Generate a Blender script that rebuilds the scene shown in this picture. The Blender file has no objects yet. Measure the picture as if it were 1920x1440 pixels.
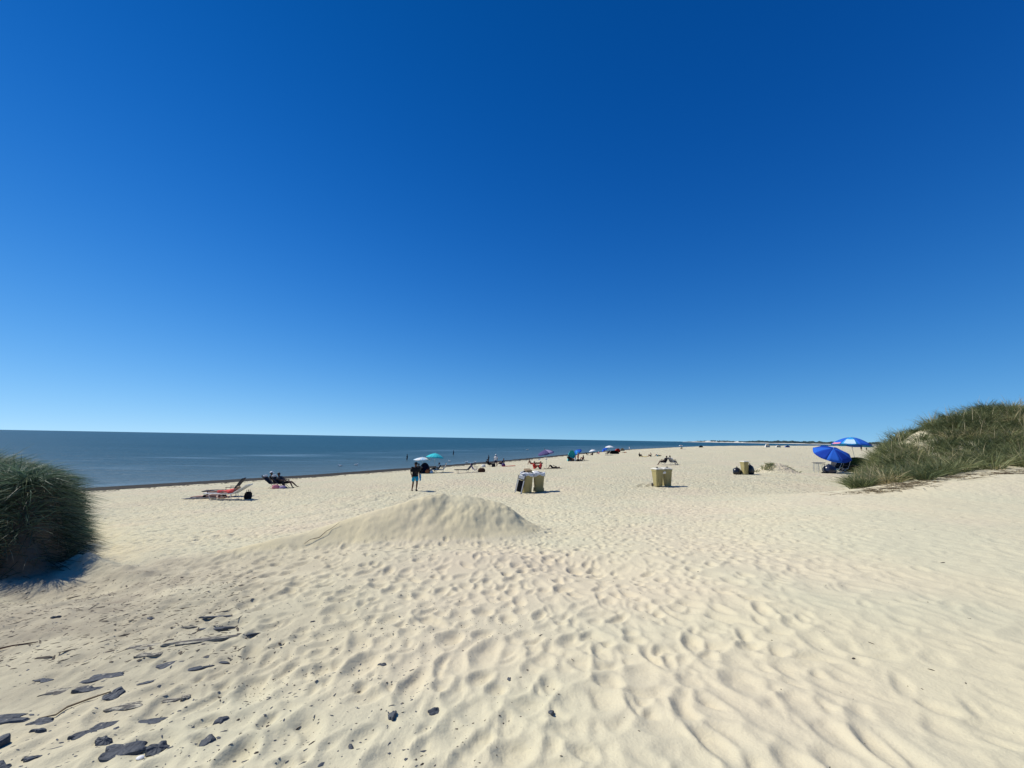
import bpy, math, random
import numpy as np
from mathutils import Vector, Matrix, Euler

R = math.radians
random.seed(7)
scene = bpy.context.scene
COL = scene.collection

# ------------------------------------------------------------------ camera, sky, sun, exposure
EYE = 4.8
cam_data = bpy.data.cameras.new('camera')
cam = bpy.data.objects.new('camera', cam_data)
COL.objects.link(cam)
cam_data.sensor_width = 36.0
cam_data.lens = 36.0 * 721.0 / 1920.0
cam_data.clip_start = 0.05
cam_data.clip_end = 90000
PITCH, ROLL = R(8.08), R(1.0)
cam.matrix_world = (Matrix.Translation((0, 0, EYE)) @ Matrix.Rotation(R(90) + PITCH, 4, 'X')
                    @ Matrix.Rotation(ROLL, 4, 'Z'))
scene.camera = cam

SUN_EL = R(49)
SUN_DIR2 = Vector((-0.955, 0.31)).normalized()          # where the sun stands, seen from above
sun_data = bpy.data.lights.new('sun', 'SUN')
sun_data.energy = 4.4
sun_data.angle = R(0.55)
sun_data.color = (1.0, 0.955, 0.88)
sun = bpy.data.objects.new('sun', sun_data)
COL.objects.link(sun)
sd = Vector((SUN_DIR2.x * math.cos(SUN_EL), SUN_DIR2.y * math.cos(SUN_EL), math.sin(SUN_EL)))
sun.rotation_euler = sd.to_track_quat('Z', 'Y').to_euler()
sun.location = (-30, 10, 40)

SKY_LIFT = 0.11
world = bpy.data.worlds.new('World')
scene.world = world
world.use_nodes = True
wn, wl = world.node_tree.nodes, world.node_tree.links
wn.clear()
sky = wn.new('ShaderNodeTexSky')
sky.sky_type = 'NISHITA'
sky.sun_disc = False
sky.sun_elevation = SUN_EL
sky.sun_rotation = math.atan2(SUN_DIR2.x, SUN_DIR2.y)
sky.altitude = 0
sky.air_density = 1.0
sky.dust_density = 0.0
sky.ozone_density = 3.0
# look slightly above the true direction near the horizon: keeps the sea haze blue, not sunset yellow
tcw = wn.new('ShaderNodeTexCoord')
sx = wn.new('ShaderNodeSeparateXYZ'); cx3 = wn.new('ShaderNodeCombineXYZ')
mz = wn.new('ShaderNodeMath'); mz.operation = 'MAXIMUM'; mz.inputs[1].default_value = 0.0
mz2 = wn.new('ShaderNodeMath'); mz2.operation = 'MULTIPLY_ADD'; mz2.inputs[1].default_value = 0.92; mz2.inputs[2].default_value = SKY_LIFT
wl.new(tcw.outputs['Generated'], sx.inputs[0]); wl.new(sx.outputs[0], cx3.inputs[0]); wl.new(sx.outputs[1], cx3.inputs[1])
wl.new(sx.outputs[2], mz.inputs[0]); wl.new(mz.outputs[0], mz2.inputs[0]); wl.new(mz2.outputs[0], cx3.inputs[2])
nv3 = wn.new('ShaderNodeVectorMath'); nv3.operation = 'NORMALIZE'; wl.new(cx3.outputs[0], nv3.inputs[0])
wl.new(nv3.outputs[0], sky.inputs['Vector'])
# per channel contrast and height falloff of the whole dome, the way the phone renders a clear summer sky
SKY_FIT = ((1.2, -.55, -4.0, -.9), (.76, .41, -2.15, .82), (.60, .90, -.36, -.38))
sep = wn.new('ShaderNodeSeparateColor')
comb = wn.new('ShaderNodeCombineColor')
wl.new(sky.outputs[0], sep.inputs[0])


def wmath(op, a_, b_=None, c_=None):
    k_ = wn.new('ShaderNodeMath'); k_.operation = op
    for i_, v_ in enumerate((a_, b_, c_)):
        if v_ is None: continue
        if isinstance(v_, (int, float)): k_.inputs[i_].default_value = v_
        else: wl.new(v_, k_.inputs[i_])
    return k_.outputs[0]


for i, (g_, a0, a1, a2) in enumerate(SKY_FIT):
    e_ = wmath('EXPONENT', wmath('MULTIPLY_ADD', mz.outputs[0], wmath('MULTIPLY_ADD', mz.outputs[0], a2, a1), a0))
    wl.new(wmath('MULTIPLY', wmath('POWER', sep.outputs[i], g_), e_), comb.inputs[i])
bg = wn.new('ShaderNodeBackground')
bg.inputs['Strength'].default_value = 0.10
wo = wn.new('ShaderNodeOutputWorld')
wl.new(comb.outputs[0], bg.inputs[0]); wl.new(bg.outputs[0], wo.inputs[0])

scene.view_settings.view_transform = 'Standard'
scene.view_settings.look = 'None'
scene.view_settings.gamma = 1.0
scene.view_settings.exposure = 0.12
scene.view_settings.use_curve_mapping = False

# --- TERRAIN BEGIN
import numpy as np
SHORE = np.array([(-300, -190), (-95, -35), (-60, 5), (-37, 33), (-24.5, 48), (-12, 68), (0, 90), (28, 148), (60, 208), (133, 320),
                  (225, 410), (360, 530), (768, 865), (1500, 1450), (3200, 2750)], float)


def shore_s(x, y):
    """signed distance to the waterline, positive on land"""
    x = np.asarray(x, float); y = np.asarray(y, float)
    best = np.full(x.shape, 1e18); sgn = np.ones(x.shape)
    for (ax, ay), (bx, by) in zip(SHORE[:-1], SHORE[1:]):
        dx, dy = bx - ax, by - ay
        t = np.clip(((x - ax) * dx + (y - ay) * dy) / (dx * dx + dy * dy), 0, 1)
        ex, ey = x - ax - t * dx, y - ay - t * dy
        d2 = ex * ex + ey * ey
        cr = -(dx * ey - dy * ex)
        m = d2 < best
        best = np.where(m, d2, best); sgn = np.where(m, np.sign(cr), sgn)
    return np.sqrt(best) * sgn


def sstep(a, b, v):
    t = np.clip((v - a) / (b - a), 0, 1)
    return t * t * (3 - 2 * t)


def vnoise(x, y, seed=0):
    """smooth value noise, -1..1"""
    xi = np.floor(x).astype(np.int64); yi = np.floor(y).astype(np.int64)
    fx = x - xi; fy = y - yi
    fx = fx * fx * fx * (fx * (fx * 6 - 15) + 10); fy = fy * fy * fy * (fy * (fy * 6 - 15) + 10)

    def hsh(a, b):
        h = (a * 374761393 + b * 668265263 + seed * 974634777) & 0xffffffff
        h = ((h ^ (h >> 13)) * 1274126177) & 0xffffffff
        h = h ^ (h >> 16)
        return (h & 0xffff) / 32767.5 - 1
    a = hsh(xi, yi); b = hsh(xi + 1, yi); c = hsh(xi, yi + 1); d = hsh(xi + 1, yi + 1)
    return (a * (1 - fx) + b * fx) * (1 - fy) + (c * (1 - fx) + d * fx) * fy


def fbm(x, y, octv=3, seed=0):
    s = 0; a = 1; f = 1
    for i in range(octv):
        ca, sa = math.cos(.6 * i + .4), math.sin(.6 * i + .4)
        s = s + a * vnoise((x * ca - y * sa) * f, (x * sa + y * ca) * f, seed + i)
        a *= .5; f *= 2.03
    return s


def left_dune_d(x, y):
    """distance into the left grass dune from its broken edge"""
    px, py = x + 6.55, y - 5.95
    dA = px * 0.16 + py * 0.987
    dB = px * -0.68 + py * -0.735
    k = 0.45
    h = np.clip(.5 + .5 * (dB - dA) / k, 0, 1)
    d = dB * (1 - h) + dA * h - k * h * (1 - h)
    d = np.minimum(d, (13.2 - y) * .6)          # its seaward foot
    return d + .10 * fbm(x * 1.6, y * 1.6, 2, 5)


MOUND = [(-.20, 9.55, .50), (-.62, 9.5, .82), (-1.25, 9.4, .91), (-1.95, 9.1, .86), (-2.9, 8.4, .60), (-4.8, 6.9, .07)]


def mound_h(x, y):
    h = np.full(np.shape(x), -9.0)
    for (ax, ay, ah), (bx, by, bh) in zip(MOUND[:-1], MOUND[1:]):
        dx, dy = bx - ax, by - ay
        t = np.clip(((x - ax) * dx + (y - ay) * dy) / (dx * dx + dy * dy), 0, 1)
        ex, ey = x - ax - t * dx, y - ay - t * dy
        dist = np.sqrt(ex * ex + ey * ey + .03) - .17
        hh = ah + (bh - ah) * t - dist * .64
        h = np.maximum(h, hh)
    return h


def base_h(x, y):
    x = np.asarray(x, float); y = np.asarray(y, float)
    s = shore_s(x, y)
    z = np.interp(s, [-900, -60, -20, -3, 0, 2.2, 4.6, 5.4, 7.6, 12, 22, 35, 50, 80, 300, 2500],
                  [-9, -4, -1.5, -.25, 0, .07, .16, .23, .38, .66, 1.24, 1.84, 2.35, 2.5, 2.2, 2.1])
    t = y - .55 * np.maximum(x, 0)
    z = z + 1.0 * (1 - sstep(-2, 19, t)) * sstep(-30, -8, x) * (1 - sstep(15, 21, y))
    # dune under the right hand grass
    z = z + 3.4 * np.exp(-.5 * ((x - 25) / 5.3) ** 2 - .5 * ((y - 20.5) / 3.6) ** 2) * sstep(-1.3, 1.9, x - .9 * y)
    z = z + 1.0 * sstep(20.5, 27, x) * np.exp(-.5 * ((y - 21) / 3.4) ** 2)
    z = z + .36 * np.exp(-.5 * ((x - 17.5) / 3.4) ** 2 - .5 * ((y - 13.6) / 1.6) ** 2)
    # far little dune with tufts
    u = np.sqrt(((x - 22.3) / 1.75) ** 2 + ((y - 33.2) / 1.9) ** 2)
    z = z + .82 * (1 - sstep(.12, 1.1, u))
    # left dune
    d = left_dune_d(x, y)
    z = z + 1.05 * sstep(0.0, .36, d) * (1 - .60 * sstep(6.5, 9.5, y) * np.exp(-np.maximum(d, 0) / 1.1)) + 1.24 * (1 - np.exp(-np.maximum(d, 0) / 1.7)) - .12 * np.exp(-((d + .35) / .45) ** 2)
    # crusted lip running out from the broken edge, hollow in front of it
    lx, ly = x + 7.2, y - 6.85
    lt = np.clip((lx * 1.9 + ly * -.95) / (1.9 ** 2 + .95 ** 2), 0, 1)
    ldist = np.sqrt((lx - 1.9 * lt) ** 2 + (ly + .95 * lt) ** 2)
    z = z + .20 * (1 - .8 * lt) * np.exp(-(ldist / .17) ** 2) * (1 + .4 * vnoise(x * 6, y * 6, 301))
    z = z - .10 * np.exp(-((x + 6.3) / .9) ** 2 - ((y - 5.55) / .45) ** 2)
    # rolling ground
    amp = sstep(2, 25, s)
    z = z + amp * (.075 * fbm(x / 5.2, y / 5.2, 3, 11) + .12 * fbm(x / 23, y / 17, 2, 21) * sstep(14, 40, y))
    # bright low ridges far out on the flat
    z = z + amp * .35 * sstep(55, 90, y) * (1 - sstep(700, 1200, y)) * np.maximum(fbm(x / 42 + 3, y / 13, 3, 33) - .12, 0)
    # sand mound in the middle, soft at its foot
    m = mound_h(x, y)
    k = .10
    mm = np.where(m > -1.5, m, -1.5)
    soft = k * np.logaddexp(0, mm / k)
    ra = x + (y - 9.6) * (x + .9) * .22 + .16 * fbm(x * 1.3, y * 1.3, 2, 40)
    fl = fbm(ra * 1.9, y * .8, 2, 41)
    fade = sstep(.06, .4, soft)
    soft = soft + fade * (.048 * fl + .020 * vnoise(ra * 5.5, y * 1.7, 46) + .016 * fbm(x * 8, y * 7, 2, 47)) * (.4 + .6 * sstep(-2.9, -1.7, x))
    z = z + soft
    # heap spill and hollow in front of the mound
    z = z + .13 * np.exp(-.5 * ((x + .5) / 1.5) ** 2 - .5 * ((y - 6.55) / .35) ** 2)
    z = z - .12 * np.exp(-.5 * ((x - .9 - .9 * (6.3 - y)) / .5) ** 2 - .5 * ((y - 6.2) / .6) ** 2)
    # wheel track between the loungers and the mound
    for off in (0, 1.6):
        cx = -7.1 + off + (y - 15) * .12 + .25 * np.sin(y * .5)
        z = z - .03 * (1 + .8 * vnoise(x * 2, y * 2, 66)) * np.exp(-((x - cx) / .25) ** 2) * sstep(10, 12, y) * (1 - sstep(24, 30, y))
    return z


GX0, GX1, GY0, GY1, GR = -24.0, 27.0, 0.3, 32.0, 0.018


def make_prints():
    """trodden sand: every print a pit with a pushed up rim, later prints wiping earlier ones"""
    rng = np.random.default_rng(5)
    nx = int((GX1 - GX0) / GR); ny = int((GY1 - GY0) / GR)
    g = np.zeros((ny, nx), np.float32)

    def stamp(px, py, ang, L, W, D):
        rad = max(L, W) * 1.9
        i0 = int((px - rad - GX0) / GR); i1 = int((px + rad - GX0) / GR)
        j0 = int((py - rad - GY0) / GR); j1 = int((py + rad - GY0) / GR)
        if i0 < 0 or j0 < 0 or i1 >= nx or j1 >= ny: return
        xs = GX0 + (np.arange(i0, i1) + .5) * GR - px
        ys = GY0 + (np.arange(j0, j1) + .5) * GR - py
        X, Y = np.meshgrid(xs, ys)
        c, s_ = math.cos(ang), math.sin(ang)
        u = (X * c + Y * s_) / L; v = (-X * s_ + Y * c) / W
        v = v + bend * u * u
        q = np.sqrt(u * u + v * v)
        pit = 1 - sstep(.38, 1.0, q)
        tilt = 1 + .45 * np.clip(u, -1, 1)
        rim = np.exp(-((q - 1.1) / .15) ** 2)
        a = g[j0:j1, i0:i1]
        keep = 1 - .8 * (1 - sstep(.8, 1.25, q))
        a *= keep
        a += (-D * pit * tilt + D * .27 * rim * (1 + .5 * v)).astype(np.float32)
    n = 46000
    for k in range(n):
        px = rng.uniform(GX0 + 1, GX1 - 1); py = GY0 + 1 + (GY1 - GY0 - 2) * rng.random() ** 1.15
        ang = rng.normal(math.pi / 2 + .10 * math.atan2(px, py + 6), .48)
        if rng.random() < .16: ang = rng.uniform(0, math.pi)
        sc = rng.uniform(.75, 1.25)
        bend = rng.normal(0, .3)
        D = rng.uniform(.012, .038) * sc
        # windblown, shallower to the right and on the near left
        soft_r = sstep(.2, .95, px / (py + 1.5)) * (1 - sstep(14, 19, py))
        D *= .9 * (1 - .66 * soft_r)
        soft_l = sstep(.45, .9, -px / (py + 1.0)) * (1 - sstep(7, 10, py))
        D *= 1 - .66 * soft_l
        near = 1 - .32 * sstep(3.5, 9, py)
        L = (rng.uniform(.10, .16) if rng.random() < .72 else rng.uniform(.16, .24)) * sc * near * (1 + .55 * soft_r + .5 * soft_l); W = rng.uniform(.065, .12) * sc * near
        stamp(px, py, ang, L, W, D)
    # churned small scale texture near the dune, rough from stems and roots
    # knock sharp edges down a little
    for _ in range(1):
        g[1:-1, 1:-1] = (g[1:-1, 1:-1] * 4 + g[:-2, 1:-1] + g[2:, 1:-1] + g[1:-1, :-2] + g[1:-1, 2:]) / 8
    return g


_G = None


def prints_h(x, y):
    global _G
    if _G is None: _G = make_prints()
    fx = (x - GX0) / GR - .5; fy = (y - GY0) / GR - .5
    ny, nx = _G.shape
    ok = (fx > 1) & (fy > 1) & (fx < nx - 2) & (fy < ny - 2)
    fx = np.clip(fx, 1, nx - 3); fy = np.clip(fy, 1, ny - 3)
    i = fx.astype(int); j = fy.astype(int); a = fx - i; b = fy - j
    v = (_G[j, i] * (1 - a) + _G[j, i + 1] * a) * (1 - b) + (_G[j + 1, i] * (1 - a) + _G[j + 1, i + 1] * a) * b
    v = v * ok
    lft = sstep(.35, .8, -x / (np.abs(y) + 1.0)) * (y > 0) * (1 - sstep(6, 9, y)) * sstep(2.4, 4.0, y)
    chn = np.exp(-((x + 6.9) / 1.9) ** 2 - ((y - 18) / 5.5) ** 2)
    v = v + chn * (.040 * fbm(x * 1.6 + y, y * 1.2, 3, 211))
    v = v + lft * (.010 * fbm(x * 7 + y * 3, y * 9 - x * 3, 3, 201) + .012 * fbm(x * 2.2, y * 4.5, 2, 203))
    s = shore_s(x, y)
    v = v * sstep(3.5, 9, s) * (1 - sstep(-.35, .1, left_dune_d(x, y)))
    v = v * (1 - .8 * sstep(.02, .16, mound_h(x, y)))
    v = v * (1 - .8 * sstep(.5, 1.3, 3.4 * np.exp(-.5 * ((x - 25) / 7) ** 2 - .5 * ((y - 20.5) / 3.6) ** 2)))
    return v


def ground_h(x, y):
    x = np.asarray(x, float); y = np.asarray(y, float)
    return base_h(x, y) + prints_h(x, y)
# --- TERRAIN END


def gz(x, y):
    return float(base_h(np.array([x]), np.array([y]))[0])


def gzp(x, y):
    return float(ground_h(np.array([x]), np.array([y]))[0])


# ------------------------------------------------------------------ materials
def mat(name, col, rough=.6, spec=.3, metal=0, noise=0, nscale=8, bump=0, bscale=40, trans=0, sheen=0):
    m = bpy.data.materials.new(name); m.use_nodes = True
    n, l = m.node_tree.nodes, m.node_tree.links
    b = n['Principled BSDF']
    b.inputs['Base Color'].default_value = (*col, 1)
    b.inputs['Roughness'].default_value = rough
    b.inputs['Specular IOR Level'].default_value = spec
    b.inputs['Metallic'].default_value = metal
    tc = n.new('ShaderNodeTexCoord')
    if noise:
        nz = n.new('ShaderNodeTexNoise'); nz.inputs['Scale'].default_value = nscale; nz.inputs['Detail'].default_value = 5
        l.new(tc.outputs['Object'], nz.inputs['Vector'])
        mx = n.new('ShaderNodeMix'); mx.data_type = 'RGBA'
        mx.inputs['A'].default_value = (*[c * (1 - noise) for c in col], 1)
        mx.inputs['B'].default_value = (*[min(1, c * (1 + noise)) for c in col], 1)
        l.new(nz.outputs['Fac'], mx.inputs['Factor']); l.new(mx.outputs['Result'], b.inputs['Base Color'])
    if bump:
        nb = n.new('ShaderNodeTexNoise'); nb.inputs['Scale'].default_value = bscale; nb.inputs['Detail'].default_value = 4
        l.new(tc.outputs['Object'], nb.inputs['Vector'])
        bp = n.new('ShaderNodeBump'); bp.inputs['Strength'].default_value = bump; bp.inputs['Distance'].default_value = .02
        l.new(nb.outputs['Fac'], bp.inputs['Height']); l.new(bp.outputs['Normal'], b.inputs['Normal'])
    if trans:
        tr = n.new('ShaderNodeBsdfTranslucent'); tr.inputs['Color'].default_value = (*col, 1)
        ms = n.new('ShaderNodeMixShader'); ms.inputs[0].default_value = trans
        l.new(b.outputs[0], ms.inputs[1]); l.new(tr.outputs[0], ms.inputs[2])
        l.new(ms.outputs[0], n['Material Output'].inputs['Surface'])
    return m


def sand_material():
    m = bpy.data.materials.new('dry_sand'); m.use_nodes = True
    n, l = m.node_tree.nodes, m.node_tree.links
    b = n['Principled BSDF']
    b.inputs['Roughness'].default_value = .95
    b.inputs['Specular IOR Level'].default_value = .12
    tc = n.new('ShaderNodeTexCoord')

    def noise(scale, detail=3, rough=.5, vec=None):
        k = n.new('ShaderNodeTexNoise'); k.inputs['Scale'].default_value = scale
        k.inputs['Detail'].default_value = detail; k.inputs['Roughness'].default_value = rough
        l.new(vec or tc.outputs['Object'], k.inputs['Vector']); return k

    def mix(fac, a, b_, t='MIX'):
        k = n.new('ShaderNodeMix'); k.data_type = 'RGBA'; k.blend_type = t
        for i, v in (('A', a), ('B', b_)):
            if isinstance(v, tuple): k.inputs[i].default_value = (*v, 1)
            else: l.new(v, k.inputs[i])
        if isinstance(fac, float): k.inputs['Factor'].default_value = fac
        else: l.new(fac, k.inputs['Factor'])
        return k.outputs['Result']

    def rng(v, a, b_, c=0, d=1):
        k = n.new('ShaderNodeMapRange'); k.inputs[1].default_value = a; k.inputs[2].default_value = b_
        k.inputs[3].default_value = c; k.inputs[4].default_value = d; l.new(v, k.inputs[0]); return k.outputs[0]

    def attr(name):
        k = n.new('ShaderNodeAttribute'); k.attribute_name = name; return k.outputs['Fac']
    A = SAND_A; B = SAND_B; P = SAND_P
    col = mix(rng(noise(.55, 3).outputs['Fac'], .38, .62), A, B)
    col = mix(rng(noise(.23, 2).outputs['Fac'], .5, .72), col, P)
    # fine mottling of the grain, stronger close up
    g1 = noise(420, 2, .6); g2 = noise(75, 3, .65)
    col = mix(rng(g1.outputs['Fac'], .3, .7, 0, .22), col, (.30, .26, .19))
    col = mix(rng(g2.outputs['Fac'], .52, .8, 0, .16), col, (.33, .29, .22))
    # sprinkled dark bits of shell, twig and coal
    vo = n.new('ShaderNodeTexVoronoi'); vo.inputs['Scale'].default_value = 26; vo.feature = 'F1'
    l.new(tc.outputs['Object'], vo.inputs['Vector'])
    spot = rng(vo.outputs['Distance'], .10, .16, 1, 0)
    clump = rng(noise(1.3, 3).outputs['Fac'], .50, .66, 0, 1)
    mm = n.new('ShaderNodeMath'); mm.operation = 'MULTIPLY'; l.new(spot, mm.inputs[0]); l.new(clump, mm.inputs[1])
    m2 = n.new('ShaderNodeMath'); m2.operation = 'MULTIPLY'; l.new(mm.outputs[0], m2.inputs[0]); l.new(attr('bits'), m2.inputs[1])
    col = mix(m2.outputs[0], col, (.035, .03, .025))
    # dirtier, humus stained sand by the eroded dune
    dn = rng(noise(2.2, 5, .6).outputs['Fac'], .3, .7, .35, 1)
    m3 = n.new('ShaderNodeMath'); m3.operation = 'MULTIPLY'; l.new(dn, m3.inputs[0]); l.new(attr('dirt'), m3.inputs[1])
    col = mix(m3.outputs[0], col, (.24, .205, .15))
    col = mix(attr('fresh'), col, (.615, .535, .325))
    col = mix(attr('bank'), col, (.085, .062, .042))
    # wet sand at the waterline
    wn_ = noise(.8, 4)
    wa = n.new('ShaderNodeMath'); wa.operation = 'ADD'; wa.use_clamp = True
    l.new(attr('wet'), wa.inputs[0]); l.new(rng(wn_.outputs['Fac'], .3, .7, -.1, .1), wa.inputs[1])
    wet = rng(wa.outputs[0], .35, .55, 0, 1)
    col = mix(wet, col, (.040, .036, .028))
    l.new(col, b.inputs['Base Color'])
    # relief that the mesh does not carry
    b1 = noise(300, 2, .6); b2 = noise(34, 4, .6); b3 = noise(3.6, 4, .62)

    def bump(h, s, dist, prev=None):
        k = n.new('ShaderNodeBump'); k.inputs['Distance'].default_value = dist
        if isinstance(s, float): k.inputs['Strength'].default_value = s
        else: l.new(s, k.inputs['Strength'])
        l.new(h, k.inputs['Height'])
        if prev: l.new(prev, k.inputs['Normal'])
        return k.outputs[0]
    far = attr('far')
    nb = bump(b3.outputs['Fac'], far, .34)
    nb = bump(b2.outputs['Fac'], .35, .018, nb)
    nb = bump(b1.outputs['Fac'], .35, .003, nb)
    l.new(nb, b.inputs['Normal'])
    return m


SAND_A = (.640, .578, .388)
SAND_B = (.600, .563, .385)
SAND_P = (.640, .555, .388)


# ------------------------------------------------------------------ linking and naming
def link(name, me, m=None, parent=None, loc=None, rz=0):
    o = bpy.data.objects.new(name, me); COL.objects.link(o)
    if m is not None and me is not None and not me.materials: me.materials.append(m)
    if parent is not None: o.parent = parent
    if loc is not None: o.location = loc
    if rz: o.rotation_euler[2] = rz
    return o


def tag(o, label=None, cat=None, group=None, kind=None):
    if label: o['label'] = label
    if cat: o['category'] = cat
    if group: o['group'] = group
    if kind: o['kind'] = kind
    return o


def np_mesh(name, verts, quads=None, tris=None, smooth=True, attrs=None):
    me = bpy.data.meshes.new(name)
    nv = len(verts); nq = 0 if quads is None else len(quads); nt = 0 if tris is None else len(tris)
    me.vertices.add(nv); me.vertices.foreach_set('co', np.asarray(verts, np.float32).ravel())
    idx = []; tot = []
    if nq: idx.append(np.asarray(quads, np.int32).ravel()); tot.append(np.full(nq, 4, np.int32))
    if nt: idx.append(np.asarray(tris, np.int32).ravel()); tot.append(np.full(nt, 3, np.int32))
    idx = np.concatenate(idx); tot = np.concatenate(tot)
    me.loops.add(len(idx)); me.loops.foreach_set('vertex_index', idx)
    me.polygons.add(len(tot)); st = np.concatenate([[0], np.cumsum(tot)[:-1]]).astype(np.int32)
    me.polygons.foreach_set('loop_start', st); me.polygons.foreach_set('loop_total', tot)
    me.polygons.foreach_set('use_smooth', np.full(len(tot), smooth, bool))
    me.update(calc_edges=True)
    for k, v in (attrs or {}).items():
        a = me.attributes.new(k, 'FLOAT', 'POINT'); a.data.foreach_set('value', np.asarray(v, np.float32).ravel())
    return me


# ------------------------------------------------------------------ the ground: one sheet out to the horizon
def ring_grid(az, rad):
    """closed fan of quads round the origin, dense where the beach is looked at"""
    A, Rr = np.meshgrid(az, rad)
    x = np.sin(A) * Rr; y = np.cos(A) * Rr
    nr, na = A.shape
    i = np.arange(nr - 1)[:, None] * na + np.arange(na)[None, :]
    j = np.arange(nr - 1)[:, None] * na + (np.arange(na)[None, :] + 1) % na
    q = np.stack([i, j, j + na, i + na], -1).reshape(-1, 4)
    return x.ravel(), y.ravel(), q, na


az = np.concatenate([np.linspace(R(-64), R(64), 980), np.linspace(R(64), R(296), 64)[1:-1]])
rad = np.concatenate([np.linspace(.35, 1.2, 14)[:-1], np.geomspace(1.2, 62, 740), np.geomspace(62, 4200, 110)[1:]])
gx, gy, gq, na = ring_grid(az, rad)
gzv = ground_h(gx, gy)
ss = shore_s(gx, gy)
rr = np.hypot(gx, gy)
ld = left_dune_d(gx, gy)
wet = np.clip(.9 - ss / 8.2, 0, 1)
edge = sstep(3.2, 5.2, ss)
wet = np.where(ss < 4.5 + .5 * fbm(gx / 3, gy / 3, 2, 77), .95, .0) 
dirt = sstep(.05, .8, -gx / (gy + 1.2)) * (1 - sstep(5.6, 8.5, gy)) * np.clip(.95 + .5 * fbm(gx / .9, gy / .7, 2, 71), 0, 1) * .85 * sstep(1.6, 3.8, gy + .25 * fbm(gx, gy, 2, 9))
dirt = np.maximum(dirt, .40 * sstep(5.0, 6.2, ss) * (1 - sstep(7.5, 10, ss)) * sstep(-.1, .5, fbm(gx / 2.5, gy / 2.5, 3, 72)))
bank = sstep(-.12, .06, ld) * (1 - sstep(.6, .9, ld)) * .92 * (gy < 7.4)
bits = np.clip(sstep(.02, .75, -(gx - .35) / (gy + .3)) * (1 - sstep(7, 12, gy)), 0, 1) * .95
far = .05 + (.36 * sstep(6, 12, rr) + .34 * sstep(11, 30, rr)) * sstep(5, 10, ss)
far = far * (1 - .6 * sstep(.05, .9, gx / (gy + 2)) * (1 - sstep(14, 22, gy))) * (1 - .75 * sstep(0, .2, mound_h(gx, gy)))
gq2 = gq[:, [0, 1, 2, 3]]
me = np_mesh('beach_sand', np.stack([gx, gy, gzv], 1), gq2,
             tris=np.stack([np.full(na, len(gx)), (np.arange(na) + 1) % na, np.arange(na)], 1) if False else None,
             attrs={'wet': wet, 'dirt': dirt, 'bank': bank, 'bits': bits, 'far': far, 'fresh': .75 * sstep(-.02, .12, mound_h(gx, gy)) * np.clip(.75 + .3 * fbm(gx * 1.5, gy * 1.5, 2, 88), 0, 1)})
# the disc under the camera
c = len(me.vertices)
sand_m = sand_material()
ground = link('beach_sand', me, sand_m); tag(ground, kind='structure')
ringx = np.sin(az) * .35; ringy = np.cos(az) * .35
dv = np.concatenate([np.stack([ringx, ringy, ground_h(ringx, ringy)], 1), [[0, 0, gzp(0, 0)]]])
dme = np_mesh('beach_sand_centre', dv, tris=np.stack([np.full(na, na), (np.arange(na) + 1) % na, np.arange(na)], 1))
import bmesh
bm = bmesh.new(); bm.from_mesh(me); bm.from_mesh(dme)
bmesh.ops.recalc_face_normals(bm, faces=bm.faces[:1]) if False else None
bm.to_mesh(me); bm.free(); bpy.data.meshes.remove(dme)
if me.polygons[0].normal.z < 0: me.flip_normals()


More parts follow.
